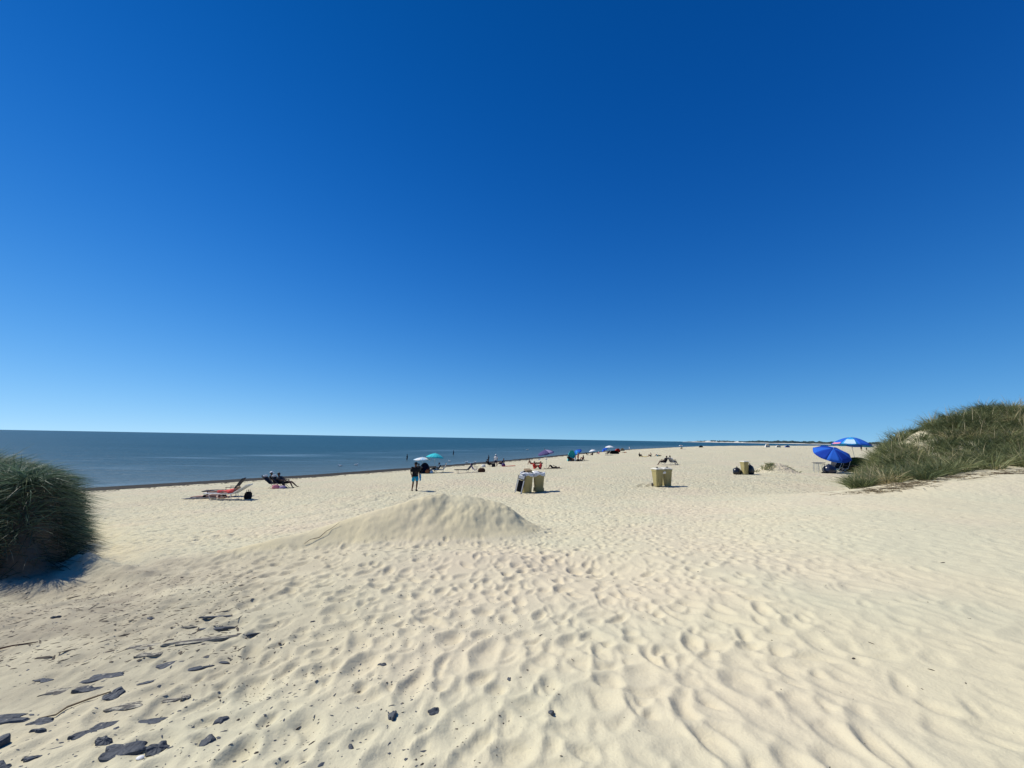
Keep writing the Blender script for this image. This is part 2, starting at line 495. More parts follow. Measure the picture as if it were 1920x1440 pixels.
# ------------------------------------------------------------------ the sea
def sea_material():
    m = bpy.data.materials.new('sea_water'); m.use_nodes = True
    n, l = m.node_tree.nodes, m.node_tree.links
    b = n['Principled BSDF']
    tc = n.new('ShaderNodeTexCoord')

    def noise(sx, sy, detail=4, rough=.55, rot=0, dist=0):
        mp = n.new('ShaderNodeMapping'); mp.inputs['Scale'].default_value = (sx, sy, 1); mp.inputs['Rotation'].default_value = (0, 0, rot)
        l.new(tc.outputs['Object'], mp.inputs[0])
        k = n.new('ShaderNodeTexNoise'); k.inputs['Scale'].default_value = 1; k.inputs['Detail'].default_value = detail
        k.inputs['Roughness'].default_value = rough; k.inputs['Distortion'].default_value = dist
        l.new(mp.outputs[0], k.inputs['Vector']); return k.outputs['Fac']

    def rng(v, a, b_, c=0, d=1):
        k = n.new('ShaderNodeMapRange'); k.inputs[1].default_value = a; k.inputs[2].default_value = b_
        k.inputs[3].default_value = c; k.inputs[4].default_value = d; l.new(v, k.inputs[0]); return k.outputs[0]

    def mix(fac, a, b_):
        k = n.new('ShaderNodeMix'); k.data_type = 'RGBA'
        for i, v in (('A', a), ('B', b_)):
            if isinstance(v, tuple): k.inputs[i].default_value = (*v, 1)
            else: l.new(v, k.inputs[i])
        l.new(fac, k.inputs['Factor'])
        return k.outputs['Result']
    at = n.new('ShaderNodeAttribute'); at.attribute_name = 'shallow'
    col = mix(at.outputs['Fac'], SEA_DEEP, SEA_SHALLOW)
    streak = noise(.006, .05, 4, .6, R(-18))
    col = mix(rng(streak, .40, .66, 0, .35), col, SEA_STREAK)
    # lines of small breaking wavelets
    line = noise(.012, .16, 5, .62, R(-12), .4)
    wv = n.new('ShaderNodeAttribute'); wv.attribute_name = 'bars'
    mm = n.new('ShaderNodeMath'); mm.operation = 'MULTIPLY'
    l.new(rng(line, .51, .60, 0, .5), mm.inputs[0]); l.new(wv.outputs['Fac'], mm.inputs[1])
    col = mix(mm.outputs[0], col, (.22, .34, .42))
    l.new(col, b.inputs['Base Color'])
    b.inputs['Roughness'].default_value = .34
    b.inputs['IOR'].default_value = 1.33
    b.inputs['Specular IOR Level'].default_value = SEA_SPEC
    h1 = noise(.35, 1.1, 5, .62, R(-20)); h2 = noise(.05, .25, 3, .5, R(-14))
    b1 = n.new('ShaderNodeBump'); b1.inputs['Strength'].default_value = .9; b1.inputs['Distance'].default_value = .34
    b2 = n.new('ShaderNodeBump'); b2.inputs['Strength'].default_value = .8; b2.inputs['Distance'].default_value = .7
    l.new(h2, b2.inputs['Height']); l.new(h1, b1.inputs['Height']); l.new(b2.outputs[0], b1.inputs['Normal'])
    l.new(b1.outputs[0], b.inputs['Normal'])
    return m


SEA_DEEP = (.014, .058, .072)
SEA_SHALLOW = (.095, .140, .150)
SEA_STREAK = (.034, .088, .104)
SEA_SPEC = .10
saz = np.linspace(R(-180), R(180), 361)[:-1]
srad = np.concatenate([np.geomspace(12, 400, 150), np.geomspace(400, 60000, 50)[1:]])
sx_, sy_, sq, sna = ring_grid(saz, srad)
sss = shore_s(sx_, sy_)
sh = np.exp(np.minimum(sss, 0) / 26.0)
lane = np.exp(-((sss + 46) / 7.0) ** 2) + .7 * np.exp(-((sss + 24) / 5.0) ** 2) + .8 * np.exp(-((sss + 1.2) / .9) ** 2) * .8
sme = np_mesh('sea', np.stack([sx_, sy_, np.zeros_like(sx_)], 1), sq, attrs={'shallow': sh, 'bars': np.clip(lane, 0, 1)})
if sme.polygons[0].normal.z < 0: sme.flip_normals()
tag(link('sea', sme, sea_material()), kind='structure')


# ------------------------------------------------------------------ far coast across the water
def coast(cx0, cy0, cx1, cy1, prof, depth, name, m, segs=220, seed=3, kind='structure'):
    v = []; rows = len(prof)
    L = math.hypot(cx1 - cx0, cy1 - cy0); nx_, ny_ = (cy0 - cy1) / L, (cx1 - cx0) / L
    if ny_ < 0: nx_, ny_ = -nx_, -ny_
    t = np.linspace(0, 1, segs)
    for k, (dd, fh) in enumerate(prof):
        h = fh(t, k)
        v.append(np.stack([cx0 + (cx1 - cx0) * t + nx_ * dd, cy0 + (cy1 - cy0) * t + ny_ * dd, h], 1))
    V = np.concatenate(v)
    i = np.arange(rows - 1)[:, None] * segs + np.arange(segs - 1)[None, :]
    q = np.stack([i, i + 1, i + segs + 1, i + segs], -1).reshape(-1, 4)
    return link(name, np_mesh(name, V, q, smooth=False), m)


CA, CB = (2300, 5200), (6200, 4300)
m_coast = mat('far_beach_sand', (.60, .57, .48), .95, .1, noise=.12, nscale=.01)
end = lambda t: sstep(0, .12, t)
tag(coast(*CA, *CB, [(0, lambda t, k: t * 0 - 1), (12, lambda t, k: 2.5 + 1.5 * end(t)), (90, lambda t, k: 3 + (4 + 14 * sstep(.02, .05, t) * (1 - sstep(.16, .22, t)) * np.clip(.4 + fbm(t * 90, t * 0, 3, 18), 0, 1)) * end(t) * (1 + .6 * fbm(t * 60, t * 0, 3, 8))), (600, lambda t, k: 4 + t * 0),
                     (900, lambda t, k: t * 0 - 1)], 0, 'far_coast', m_coast), kind='structure')


def wood_prof(t, k):
    e = sstep(0.0, .10, t)
    n_ = fbm(t * 55, t * 0 + k, 3, 60); n2 = fbm(t * 330, t * 0 + k * 3, 2, 61)
    return 4 + e * np.maximum(0, (14 + 13 * sstep(.05, .35, t) + 9 * n_ + 5.0 * n2) * (1, 1)[0])


m_wood = mat('far_woodland', (.040, .062, .060), .9, .1, noise=.5, nscale=.02)
wood = coast(*CA, *CB, [(110, lambda t, k: t * 0 + 2), (118, lambda t, k: .55 * wood_prof(t, k)), (140, wood_prof), (190, wood_prof), (260, wood_prof), (300, lambda t, k: t * 0 + 2)],
             0, 'far_woodland', m_wood, segs=900, kind=None)
tag(wood, 'dark green line of woodland on the far shore along the horizon', 'woodland', kind='stuff')


# ------------------------------------------------------------------ mesh builder for things
class MB:
    def __init__(s): s.v = []; s.f = []; s.mi = []

    def add(s, vs, fs, M=None, mi=0):
        b = len(s.v)
        if M is not None: vs = [tuple(M @ Vector(p)) for p in vs]
        s.v += [tuple(p) for p in vs]; s.f += [tuple(b + i for i in f) for f in fs]; s.mi += [mi] * len(fs)
        return s

    def box(s, c, d, M=None, taper=(1, 1), mi=0):
        x, y, z = d[0] / 2, d[1] / 2, d[2] / 2; tx, ty = taper
        vs = [(-x, -y, -z), (x, -y, -z), (x, y, -z), (-x, y, -z), (-x * tx, -y * ty, z), (x * tx, -y * ty, z), (x * tx, y * ty, z), (-x * tx, y * ty, z)]
        vs = [(a + c[0], b + c[1], e + c[2]) for a, b, e in vs]
        return s.add(vs, [(3, 2, 1, 0), (4, 5, 6, 7), (0, 1, 5, 4), (1, 2, 6, 5), (2, 3, 7, 6), (3, 0, 4, 7)], M, mi)

    def tube(s, pts, r, n=6, M=None, mi=0, caps=True):
        pts = [Vector(p) for p in pts]; rs = r if isinstance(r, (list, tuple)) else [r] * len(pts)
        vs = []; fs = []
        up = None
        for i, p in enumerate(pts):
            d = (pts[min(i + 1, len(pts) - 1)] - pts[max(i - 1, 0)]).normalized()
            if up is None or abs(up.dot(d)) > .95: up = Vector((0, 0, 1)) if abs(d.z) < .9 else Vector((1, 0, 0))
            a = d.cross(up).normalized(); b = d.cross(a).normalized()
            for k in range(n):
                t = 2 * math.pi * k / n
                vs.append(tuple(p + (a * math.cos(t) + b * math.sin(t)) * rs[i]))
        for i in range(len(pts) - 1):
            for k in range(n):
                k2 = (k + 1) % n
                fs.append((i * n + k, i * n + k2, (i + 1) * n + k2, (i + 1) * n + k))
        if caps: fs += [tuple(range(n))[::-1], tuple(range((len(pts) - 1) * n, len(pts) * n))]
        return s.add(vs, fs, M, mi)

    def lathe(s, prof, n=12, M=None, sx=1, sy=1, mi=0):
        vs = []; fs = []
        for r_, z in prof:
            for k in range(n):
                t = 2 * math.pi * k / n
                vs.append((r_ * math.cos(t) * sx, r_ * math.sin(t) * sy, z))
        for i in range(len(prof) - 1):
            for k in range(n):
                k2 = (k + 1) % n
                fs.append((i * n + k, i * n + k2, (i + 1) * n + k2, (i + 1) * n + k))
        fs += [tuple(range(n))[::-1], tuple(range((len(prof) - 1) * n, len(prof) * n))]
        return s.add(vs, fs, M, mi)

    def slab(s, pts, th, M=None, mi=0):
        """a sheet of given thickness following a polyline of (p_left, p_right) pairs"""
        vs = []; n = len(pts)
        P = [(Vector(a), Vector(b)) for a, b in pts]
        for i in range(n):
            a, b = P[i]; a2, b2 = P[min(i + 1, n - 1)]; a1, b1 = P[max(i - 1, 0)]
            nr = ((a2 + b2) - (a1 + b1)).cross(b - a).normalized() * th / 2
            vs += [tuple(a + nr), tuple(b + nr), tuple(b - nr), tuple(a - nr)]
        fs = [(0, 1, 2, 3), tuple(4 * (n - 1) + k for k in (3, 2, 1, 0))]
        for i in range(n - 1):
            for k in range(4):
                k2 = (k + 1) % 4
                fs.append((4 * i + k, 4 * (i + 1) + k, 4 * (i + 1) + k2, 4 * i + k2))
        return s.add(vs, fs, M, mi)

    def mesh(s, name, smooth=False):
        me = bpy.data.meshes.new(name); me.from_pydata(s.v, [], s.f)
        if smooth: me.polygons.foreach_set('use_smooth', [True] * len(me.polygons))
        bm = bmesh.new(); bm.from_mesh(me); bmesh.ops.recalc_face_normals(bm, faces=bm.faces); bm.to_mesh(me); bm.free()
        me.update(); return me

    def build(s, name, m, parent=None, smooth=False, loc=None, rz=0):
        return link(name, s.mesh(name, smooth), m, parent, loc, rz)


def empty(name, loc=(0, 0, 0), rz=0):
    o = bpy.data.objects.new(name, None); COL.objects.link(o)
    o.empty_display_size = .2; o.location = loc; o.rotation_euler = (0, 0, rz); return o


def copy_tree(o, parent=None):
    c_ = o.copy(); COL.objects.link(c_); c_.parent = parent
    for ch in list(o.children): copy_tree(ch, c_)
    return c_


# ------------------------------------------------------------------ marram grass
def grass_material(name, lo, hi, dry, dryness=.15):
    m = bpy.data.materials.new(name); m.use_nodes = True
    n, l = m.node_tree.nodes, m.node_tree.links
    b = n['Principled BSDF']; b.inputs['Roughness'].default_value = .55; b.inputs['Specular IOR Level'].default_value = .25
    a = n.new('ShaderNodeAttribute'); a.attribute_name = 'tint'
    r_ = n.new('ShaderNodeValToRGB'); l.new(a.outputs['Fac'], r_.inputs[0])
    e = r_.color_ramp.elements
    e[0].position = 0; e[0].color = (*lo, 1); e[1].position = 1; e[1].color = (*dry, 1)
    k = r_.color_ramp.elements.new(1 - dryness - .12); k.color = (*hi, 1)
    l.new(r_.outputs[0], b.inputs['Base Color'])
    tr = n.new('ShaderNodeBsdfTranslucent'); l.new(r_.outputs[0], tr.inputs[0])
    ms = n.new('ShaderNodeMixShader'); ms.inputs[0].default_value = .25
    l.new(b.outputs[0], ms.inputs[1]); l.new(tr.outputs[0], ms.inputs[2]); l.new(ms.outputs[0], n['Material Output'].inputs['Surface'])
    return m


def blades(P, D, Lg, bend, Wd, tint, name, rng):
    """P base points, D unit start directions, bend = how far they droop"""
    N = len(P); K = 3
    side = np.cross(D, np.stack([rng.normal(size=N), rng.normal(size=N), rng.normal(size=N) * .3], 1)); side /= np.linalg.norm(side, axis=1)[:, None] + 1e-9
    out = D.copy(); out[:, 2] = 0; out /= np.linalg.norm(out, axis=1)[:, None] + 1e-9
    V = np.zeros((N, 2 * K + 1, 3))
    for k in range(K + 1):
        t = k / K
        c_ = P + D * (Lg * t)[:, None] + out * (bend * Lg * t * t * .8)[:, None]
        c_[:, 2] -= bend * Lg * t * t * .75
        if k < K:
            w = (Wd * (1 - .55 * t) * .5)[:, None]
            V[:, 2 * k] = c_ - side * w; V[:, 2 * k + 1] = c_ + side * w
        else: V[:, 2 * K] = c_
    b0 = (np.arange(N) * (2 * K + 1))[:, None]
    q = np.concatenate([b0 + np.array([[2 * k, 2 * k + 1, 2 * k + 3, 2 * k + 2]]) for k in range(K - 1)])
    t_ = b0 + np.array([[2 * K - 2, 2 * K - 1, 2 * K]])
    return np_mesh(name, V.reshape(-1, 3), q, t_, smooth=False, attrs={'tint': np.repeat(tint, 2 * K + 1)})


def tufts(cx, cy, cr, nb, ln, wd, wind, rng, hfun=base_h, drift=None, upright=.9, dry=None, jit=.14, tj=0):
    """many blades round each tuft centre"""
    T = len(cx)
    idx = np.repeat(np.arange(T), nb)
    N = len(idx)
    a = rng.uniform(0, 2 * np.pi, N); r_ = np.sqrt(rng.random(N)) * cr[idx]
    x = cx[idx] + np.cos(a) * r_; y = cy[idx] + np.sin(a) * r_
    z = hfun(x, y) - .02
    lean = .15 + .75 * (r_ / cr[idx]) * rng.uniform(.4, 1.2, N)
    dx = np.cos(a) * lean + wind[0] + rng.normal(0, jit, N) + rng.normal(0, 1, T)[idx] * tj; dy = np.sin(a) * lean + wind[1] + rng.normal(0, jit, N) + rng.normal(0, 1, T)[idx] * tj
    if drift is not None:
        gx_, gy_ = drift(x, y); dx += gx_; dy += gy_
    dz = np.full(N, upright)
    D = np.stack([dx, dy, dz], 1); D /= np.linalg.norm(D, axis=1)[:, None]
    Lg = ln[idx] * rng.uniform(.55, 1.1, N)
    bend = rng.uniform(.1, .75, N) if not tj else rng.uniform(.2, 1.15, N)
    tt = np.clip((rng.random(T)[idx] * .45 + rng.random(N) * .5) + (dry[idx] if dry is not None else 0), 0, 1)
    return np.stack([x, y, z], 1), D, Lg, bend, wd * rng.uniform(.7, 1.3, N), tt


rng = np.random.default_rng(11)
# left dune clump
cxy = np.stack([rng.uniform(-17.5, -6.3, 12500), rng.uniform(5.6, 13.3, 12500)], 1)
dd = left_dune_d(cxy[:, 0], cxy[:, 1])
keep = (dd > np.where((cxy[:, 0] > -7.7) & (cxy[:, 1] < 7.3), .20, .08)) & (dd < 6.0) & (rng.random(12500) < np.where(dd < 1.0, 1.0, .5)) & (cxy[:, 0] > -1.62 * cxy[:, 1] - 1.5)
cxy = cxy[keep]; dd = dd[keep]


def left_drift(x, y):
    e = .08
    d0 = left_dune_d(x, y); ax = (left_dune_d(x + e, y) - d0) / e; ay = (left_dune_d(x, y + e) - d0) / e
    w = np.exp(-np.maximum(d0, 0) / .45) * .5
    return -ax * w, -ay * w


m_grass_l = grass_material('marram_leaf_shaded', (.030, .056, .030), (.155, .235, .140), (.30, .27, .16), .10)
T = len(cxy)
g = tufts(cxy[:, 0], cxy[:, 1], rng.uniform(.06, .16, T), np.full(T, 36), rng.uniform(.18, .66, T) * (1 + .35 * vnoise(cxy[:, 0] * 1.7, cxy[:, 1] * 1.7, 5)) * np.where(dd < .55, .8, 1.0), .0105, (.08, -.02), rng, drift=left_drift, upright=.85, jit=.36, tj=.60, dry=np.where(dd > .9, .30, 0) + rng.uniform(-.25, .25, T))  # tufts in from the edge tinted lighter: skylight on the top painted in
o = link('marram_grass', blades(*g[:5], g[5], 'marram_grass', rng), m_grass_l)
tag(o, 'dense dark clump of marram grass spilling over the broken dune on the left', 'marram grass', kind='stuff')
print('left tufts', T)
# long dark leaves drooping down the face of the bank
wx = rng.uniform(-12.5, -6.4, 30000); wy = rng.uniform(5.4, 9.0, 30000); wd_ = left_dune_d(wx, wy)
kw = (wd_ > .0) & (wd_ < .40) & (rng.random(30000) < np.where(wx < -7.6, 1.0, .30)); wx, wy = wx[kw], wy[kw]; N = len(wx)
dx, dy = left_drift(wx, wy); dx = dx * 1.4; dy = dy * 1.4
D = np.stack([dx + rng.normal(0, .45, N), dy + rng.normal(0, .45, N), rng.uniform(-.5, .8, N)], 1); D /= np.linalg.norm(D, axis=1)[:, None]
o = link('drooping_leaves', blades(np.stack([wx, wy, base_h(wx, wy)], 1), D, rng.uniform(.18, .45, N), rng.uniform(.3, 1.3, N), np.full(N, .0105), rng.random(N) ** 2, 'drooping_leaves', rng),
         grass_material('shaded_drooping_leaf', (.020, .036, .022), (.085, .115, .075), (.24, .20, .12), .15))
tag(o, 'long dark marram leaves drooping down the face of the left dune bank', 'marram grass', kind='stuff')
# straw and roots hanging from the broken edge
fx = rng.uniform(-11.5, -6.2, 4200); fy = rng.uniform(5.5, 9.5, 4200)
fd = left_dune_d(fx, fy); k_ = (fd > .06) & (fd < .42); fx, fy = fx[k_], fy[k_]; N = len(fx)
dx, dy = left_drift(fx, fy)
D = np.stack([dx + rng.normal(0, .3, N), dy + rng.normal(0, .3, N), rng.uniform(-.9, .2, N)], 1); D /= np.linalg.norm(D, axis=1)[:, None]
o = link('hanging_roots', blades(np.stack([fx, fy, base_h(fx, fy)], 1), D, rng.uniform(.12, .42, N), rng.uniform(.2, .8, N), np.full(N, .007), rng.random(N), 'hanging_roots', rng),
         grass_material('dead_roots', (.05, .035, .022), (.12, .085, .05), (.25, .18, .10), .3))
tag(o, 'brown dead roots and straw hanging from the broken edge of the left dune', 'roots', kind='stuff')

# right dune
m_grass_r = grass_material('marram_leaf', (.060, .085, .034), (.215, .240, .100), (.48, .40, .22), .20)
gapc = [(15.6, 16.3, .0)]


def right_ok(x, y, rng):
    f = 14.75 + .42 * fbm(x * .9, x * 0, 2, 90)
    q = x - .9 * y
    ok = (y > f) & (q > -.35) & (y < 27.5) & (x < 35)
    # sandy blowouts seen between the tussocks
    ok &= ~((np.hypot((x - 19.3) / .5, (y - 15.6) / .5) < 1))
    ok &= ~((np.hypot((x - 21.6) / 1.1, (y - 15.5) / .75) < 1))
    n_ = fbm(x / 1.3, y / 1.3, 2, 91)
    ok &= n_ > -.95
    return ok


cx = rng.uniform(12.2, 34, 4200); cy = rng.uniform(14.2, 27, 4200)
dens = np.where(cy < 20.5, 1.0, .30)
ok = right_ok(cx, cy, rng) & (rng.random(len(cx)) < dens)
cx, cy = cx[ok], cy[ok]; T = len(cx); keepr = rng.random(T) < .50; cx, cy = cx[keepr], cy[keepr]; T = len(cx)
dr = .35 * sstep(.1, .7, fbm(cx / .8, cy / .8, 2, 92))
dr = dr + .4 * (np.hypot((cx - 14.9) / .7, (cy - 15.5) / .7) < 1)
g = tufts(cx, cy, rng.uniform(.12, .30, T), np.full(T, 100), rng.uniform(.42, 1.02, T) * np.where((cy < 15.15) & (cx > 17), .6, 1.0), .019, (-.05, .0), rng, dry=dr + rng.uniform(-.3, .15, T), upright=1.25)
o = link('marram_grass', blades(*g[:5], g[5], 'marram_grass_right', rng), m_grass_r)
tag(o, 'tall green and straw marram grass covering the high dune on the right', 'marram grass', kind='stuff')
print('right tufts', T)
# pale flowering stalks standing above the leaves
sel = rng.choice(T, 420, replace=False)
xs_, ys_ = cx[sel] + rng.normal(0, .1, 420), cy[sel] + rng.normal(0, .1, 420); a_ = rng.uniform(0, 6.28, 420)
D_ = np.stack([.22 * np.cos(a_) - .05, .22 * np.sin(a_), np.ones(420)], 1); D_ /= np.linalg.norm(D_, axis=1)[:, None]
o = link('flower_stalks', blades(np.stack([xs_, ys_, base_h(xs_, ys_)], 1), D_, rng.uniform(.8, 1.25, 420), rng.uniform(0, .2, 420), np.full(420, .022), rng.uniform(.4, 1, 420), 'flower_stalks', rng),
         grass_material('pale_stalk', (.20, .17, .09), (.38, .32, .17), (.50, .43, .26), .3))
tag(o, 'pale flowering stalks rising above the marram grass on the right dune', 'grass stalks', kind='stuff')
# fallen straw in front of the right dune
N = 520
fx = np.concatenate([rng.normal(13.6, .75, 260), rng.uniform(14, 20, 260)]); fy = np.concatenate([rng.normal(14.1, .28, 260), 14.35 + rng.normal(0, .22, 260)])
a = rng.uniform(0, 6.28, N); D = np.stack([np.cos(a), np.sin(a), rng.uniform(.02, .25, N)], 1); D /= np.linalg.norm(D, axis=1)[:, None]
o = link('dead_grass', blades(np.stack([fx, fy, ground_h(fx, fy) + .01], 1), D, rng.uniform(.2, .55, N), rng.uniform(0, .3, N), np.full(N, .016), rng.random(N), 'dead_grass', rng),
         grass_material('straw', (.10, .08, .045), (.22, .17, .10), (.34, .28, .17), .3))
tag(o, 'fallen straw and dead stalks lying on sand below the right dune grass', 'straw', kind='stuff')

# tufts on the little far dune
for (qx, qy, n_, lab) in ((21.35, 32.9, 16, 'small low tuft of grass on the left shoulder of the little sand hump beside the single bin'),
                          (23.45, 33.2, 14, 'small tuft of grass on the right shoulder of the little sand hump')):
    cx = qx + rng.normal(0, .28, n_); cy = qy + rng.normal(0, .3, n_)
    g = tufts(cx, cy, np.full(n_, .16), np.full(n_, 34), rng.uniform(.25, .42, n_), .022, (.25 if qx < 22 else .1, 0), rng, dry=rng.uniform(0, .3, n_))
    o = link('grass_tuft', blades(*g[:5], g[5], 'grass_tuft', rng), m_grass_r); tag(o, lab, 'grass tuft', kind='stuff')


# ------------------------------------------------------------------ people
def skin_mesh(name, verts, edges, radii, root=0, sub=1):
    me = bpy.data.meshes.new(name + '_cage'); me.from_pydata(verts, edges, []); me.update()
    o = bpy.data.objects.new(name + '_cage', me); COL.objects.link(o)
    md = o.modifiers.new('s', 'SKIN'); md.use_smooth_shade = True
    for i, r_ in enumerate(radii):
        sv = me.skin_vertices[0].data[i]; sv.radius = r_ if isinstance(r_, tuple) else (r_, r_); sv.use_root = (i == root)
    ms = o.modifiers.new('d', 'SUBSURF'); ms.levels = sub; ms.render_levels = sub
    dg = bpy.context.evaluated_depsgraph_get(); dg.update()
    out = bpy.data.meshes.new_from_object(o.evaluated_get(dg)); out.name = name
    bpy.data.objects.remove(o); bpy.data.meshes.remove(me)
    return out


S_ = lambda *p: Vector(p)
# joints of each pose, facing +x, y to the figure's left: P pelvis C chest N neck H head, then knee, ankle, toe, shoulder, elbow, wrist for left (+y) and right (-y)
POSES = {
    'stand': dict(P=(0, 0, .95), C=(.01, 0, 1.28), N=(.0, 0, 1.47), H=(.02, 0, 1.63), K=[(.02, .10, .51), (.02, -.10, .51)], A=[(-.02, .11, .08), (-.02, -.11, .08)], T=[(.15, .13, .035), (.15, -.13, .035)],
                  Sh=[(0, .18, 1.41), (0, -.18, 1.41)], E=[(-.04, .25, 1.13), (-.04, -.25, 1.13)], W=[(.05, .27, .88), (.05, -.27, .88)]),
    'walk': dict(P=(0, 0, .93), C=(.03, 0, 1.26), N=(.04, 0, 1.45), H=(.08, 0, 1.61), K=[(.16, .10, .52), (-.02, -.09, .49)], A=[(.06, .10, .12), (-.16, -.10, .09)], T=[(.20, .11, .06), (-.01, -.11, .03)],
                 Sh=[(.02, .19, 1.39), (.04, -.19, 1.39)], E=[(-.12, .26, 1.13), (.02, -.27, 1.11)], W=[(-.05, .29, .87), (.20, -.25, .93)]),
    'arm_up': dict(P=(0, 0, .95), C=(.01, 0, 1.28), N=(.0, 0, 1.47), H=(.02, 0, 1.63), K=[(.06, .12, .51), (-.02, -.12, .51)], A=[(.02, .15, .08), (-.08, -.15, .08)], T=[(.17, .17, .035), (.09, -.16, .035)],
                   Sh=[(0, .18, 1.41), (0, -.18, 1.41)], E=[(.08, .32, 1.55), (-.04, -.25, 1.13)], W=[(.15, .30, 1.80), (.1, -.27, .92)]),
    'bend': dict(P=(0, 0, .88), C=(.26, 0, 1.05), N=(.42, 0, 1.12), H=(.55, 0, 1.10), K=[(.08, .12, .48), (.04, -.12, .48)], A=[(-.02, .13, .08), (-.05, -.13, .08)], T=[(.14, .15, .035), (.11, -.15, .035)],
                 Sh=[(.38, .18, 1.08), (.38, -.18, 1.08)], E=[(.42, .22, .80), (.42, -.22, .80)], W=[(.52, .16, .58), (.52, -.16, .58)]),
    'sit_knees': dict(P=(0, 0, .11), C=(-.10, 0, .42), N=(-.08, 0, .60), H=(-.03, 0, .75), K=[(.36, .12, .46), (.36, -.12, .46)], A=[(.56, .12, .08), (.56, -.12, .08)], T=[(.72, .13, .035), (.72, -.13, .035)],
                      Sh=[(-.08, .18, .55), (-.08, -.18, .55)], E=[(.10, .26, .36), (.10, -.26, .36)], W=[(.34, .20, .42), (.34, -.20, .42)]),
    'sit_back': dict(P=(0, 0, .11), C=(-.18, 0, .40), N=(-.24, 0, .58), H=(-.23, 0, .74), K=[(.40, .11, .22), (.42, -.11, .14)], A=[(.80, .12, .08), (.82, -.13, .07)], T=[(.86, .15, .20), (.88, -.16, .19)],
                     Sh=[(-.23, .18, .53), (-.23, -.18, .53)], E=[(-.34, .24, .28), (-.34, -.24, .28)], W=[(-.42, .27, .05), (-.42, -.27, .05)]),
    'chair': dict(P=(0, 0, .40), C=(-.22, 0, .68), N=(-.34, 0, .84), H=(-.36, 0, 1.0), K=[(.42, .12, .46), (.42, -.12, .46)], A=[(.56, .13, .09), (.62, -.13, .09)], T=[(.72, .15, .04), (.77, -.15, .04)],
                  Sh=[(-.31, .19, .79), (-.31, -.19, .79)], E=[(-.14, .28, .60), (-.14, -.28, .60)], W=[(.10, .27, .62), (.10, -.27, .62)]),
    'chair_long': dict(P=(0, 0, .38), C=(-.28, 0, .62), N=(-.42, 0, .76), H=(-.44, 0, .92), K=[(.42, .12, .42), (.42, -.12, .46)], A=[(.80, .13, .10), (.62, -.13, .09)], T=[(.93, .15, .12), (.77, -.15, .04)],
                       Sh=[(-.38, .19, .72), (-.38, -.19, .72)], E=[(-.18, .28, .56), (-.18, -.28, .56)], W=[(.08, .24, .54), (.08, -.24, .54)]),
    'supine': dict(P=(0, 0, .11), C=(-.34, 0, .12), N=(-.53, 0, .13), H=(-.69, 0, .14), K=[(.42, .11, .15), (.42, -.11, .13)], A=[(.84, .13, .08), (.84, -.14, .08)], T=[(.87, .17, .21), (.87, -.18, .20)],
                   Sh=[(-.48, .18, .12), (-.48, -.18, .12)], E=[(-.24, .28, .07), (-.24, -.28, .07)], W=[(-.01, .27, .06), (-.01, -.27, .06)]),
    'supine_knees': dict(P=(0, 0, .11), C=(-.34, 0, .12), N=(-.53, 0, .14), H=(-.69, 0, .17), K=[(.32, .11, .45), (.30, -.11, .40)], A=[(.50, .13, .08), (.46, -.14, .08)], T=[(.66, .15, .04), (.62, -.16, .04)],
                         Sh=[(-.48, .18, .12), (-.48, -.18, .12)], E=[(-.30, .28, .30), (-.24, -.28, .07)], W=[(-.12, .16, .38), (-.01, -.27, .06)]),
    'prone': dict(P=(0, 0, .11), C=(-.34, 0, .12), N=(-.53, 0, .14), H=(-.68, 0, .14), K=[(.42, .11, .07), (.42, -.11, .07)], A=[(.84, .15, .06), (.84, -.13, .06)], T=[(1.0, .17, .03), (1.0, -.15, .03)],
                  Sh=[(-.48, .18, .12), (-.48, -.18, .12)], E=[(-.62, .36, .06), (-.62, -.36, .06)], W=[(-.80, .20, .05), (-.80, -.20, .05)]),
    'lounger': dict(P=(0, 0, .40), C=(-.32, 0, .46), N=(-.50, 0, .53), H=(-.63, 0, .62), K=[(.41, .11, .46), (.42, -.11, .40)], A=[(.80, .12, .38), (.82, -.13, .38)], T=[(.86, .15, .50), (.88, -.16, .50)],
                    Sh=[(-.46, .18, .50), (-.46, -.18, .50)], E=[(-.22, .26, .40), (-.22, -.26, .40)], W=[(.0, .24, .39), (.0, -.24, .39)]),
}
_pc = {}


def hand_geo(mb, w, e, side, s=1):
    """palm with four bent fingers and a thumb continuing the forearm"""
    w = Vector(w); d = (w - Vector(e)).normalized()
    up = Vector((0, side, 0)); a = d.cross(up)
    if a.length < .1: a = d.cross(Vector((0, 0, 1)))
    a.normalize(); n_ = a.cross(d).normalized()
    mb.tube([w - d * .015, w + d * .03, w + d * .085], [.022 * s, .034 * s, .032 * s], 6)
    for k, ln in enumerate((.066, .078, .072, .055)):
        b = w + d * .075 + a * (k - 1.5) * .019
        mb.tube([b, b + d * ln * .5, b + d * ln * .85 - n_ * .02, b + d * ln - n_ * .04], [.0098, .009, .008, .006], 5)
    b = w + d * .03 + a * -.032
    mb.tube([b, b + d * .035 - a * .024, b + d * .065 - a * .026], [.012, .0105, .008], 5)


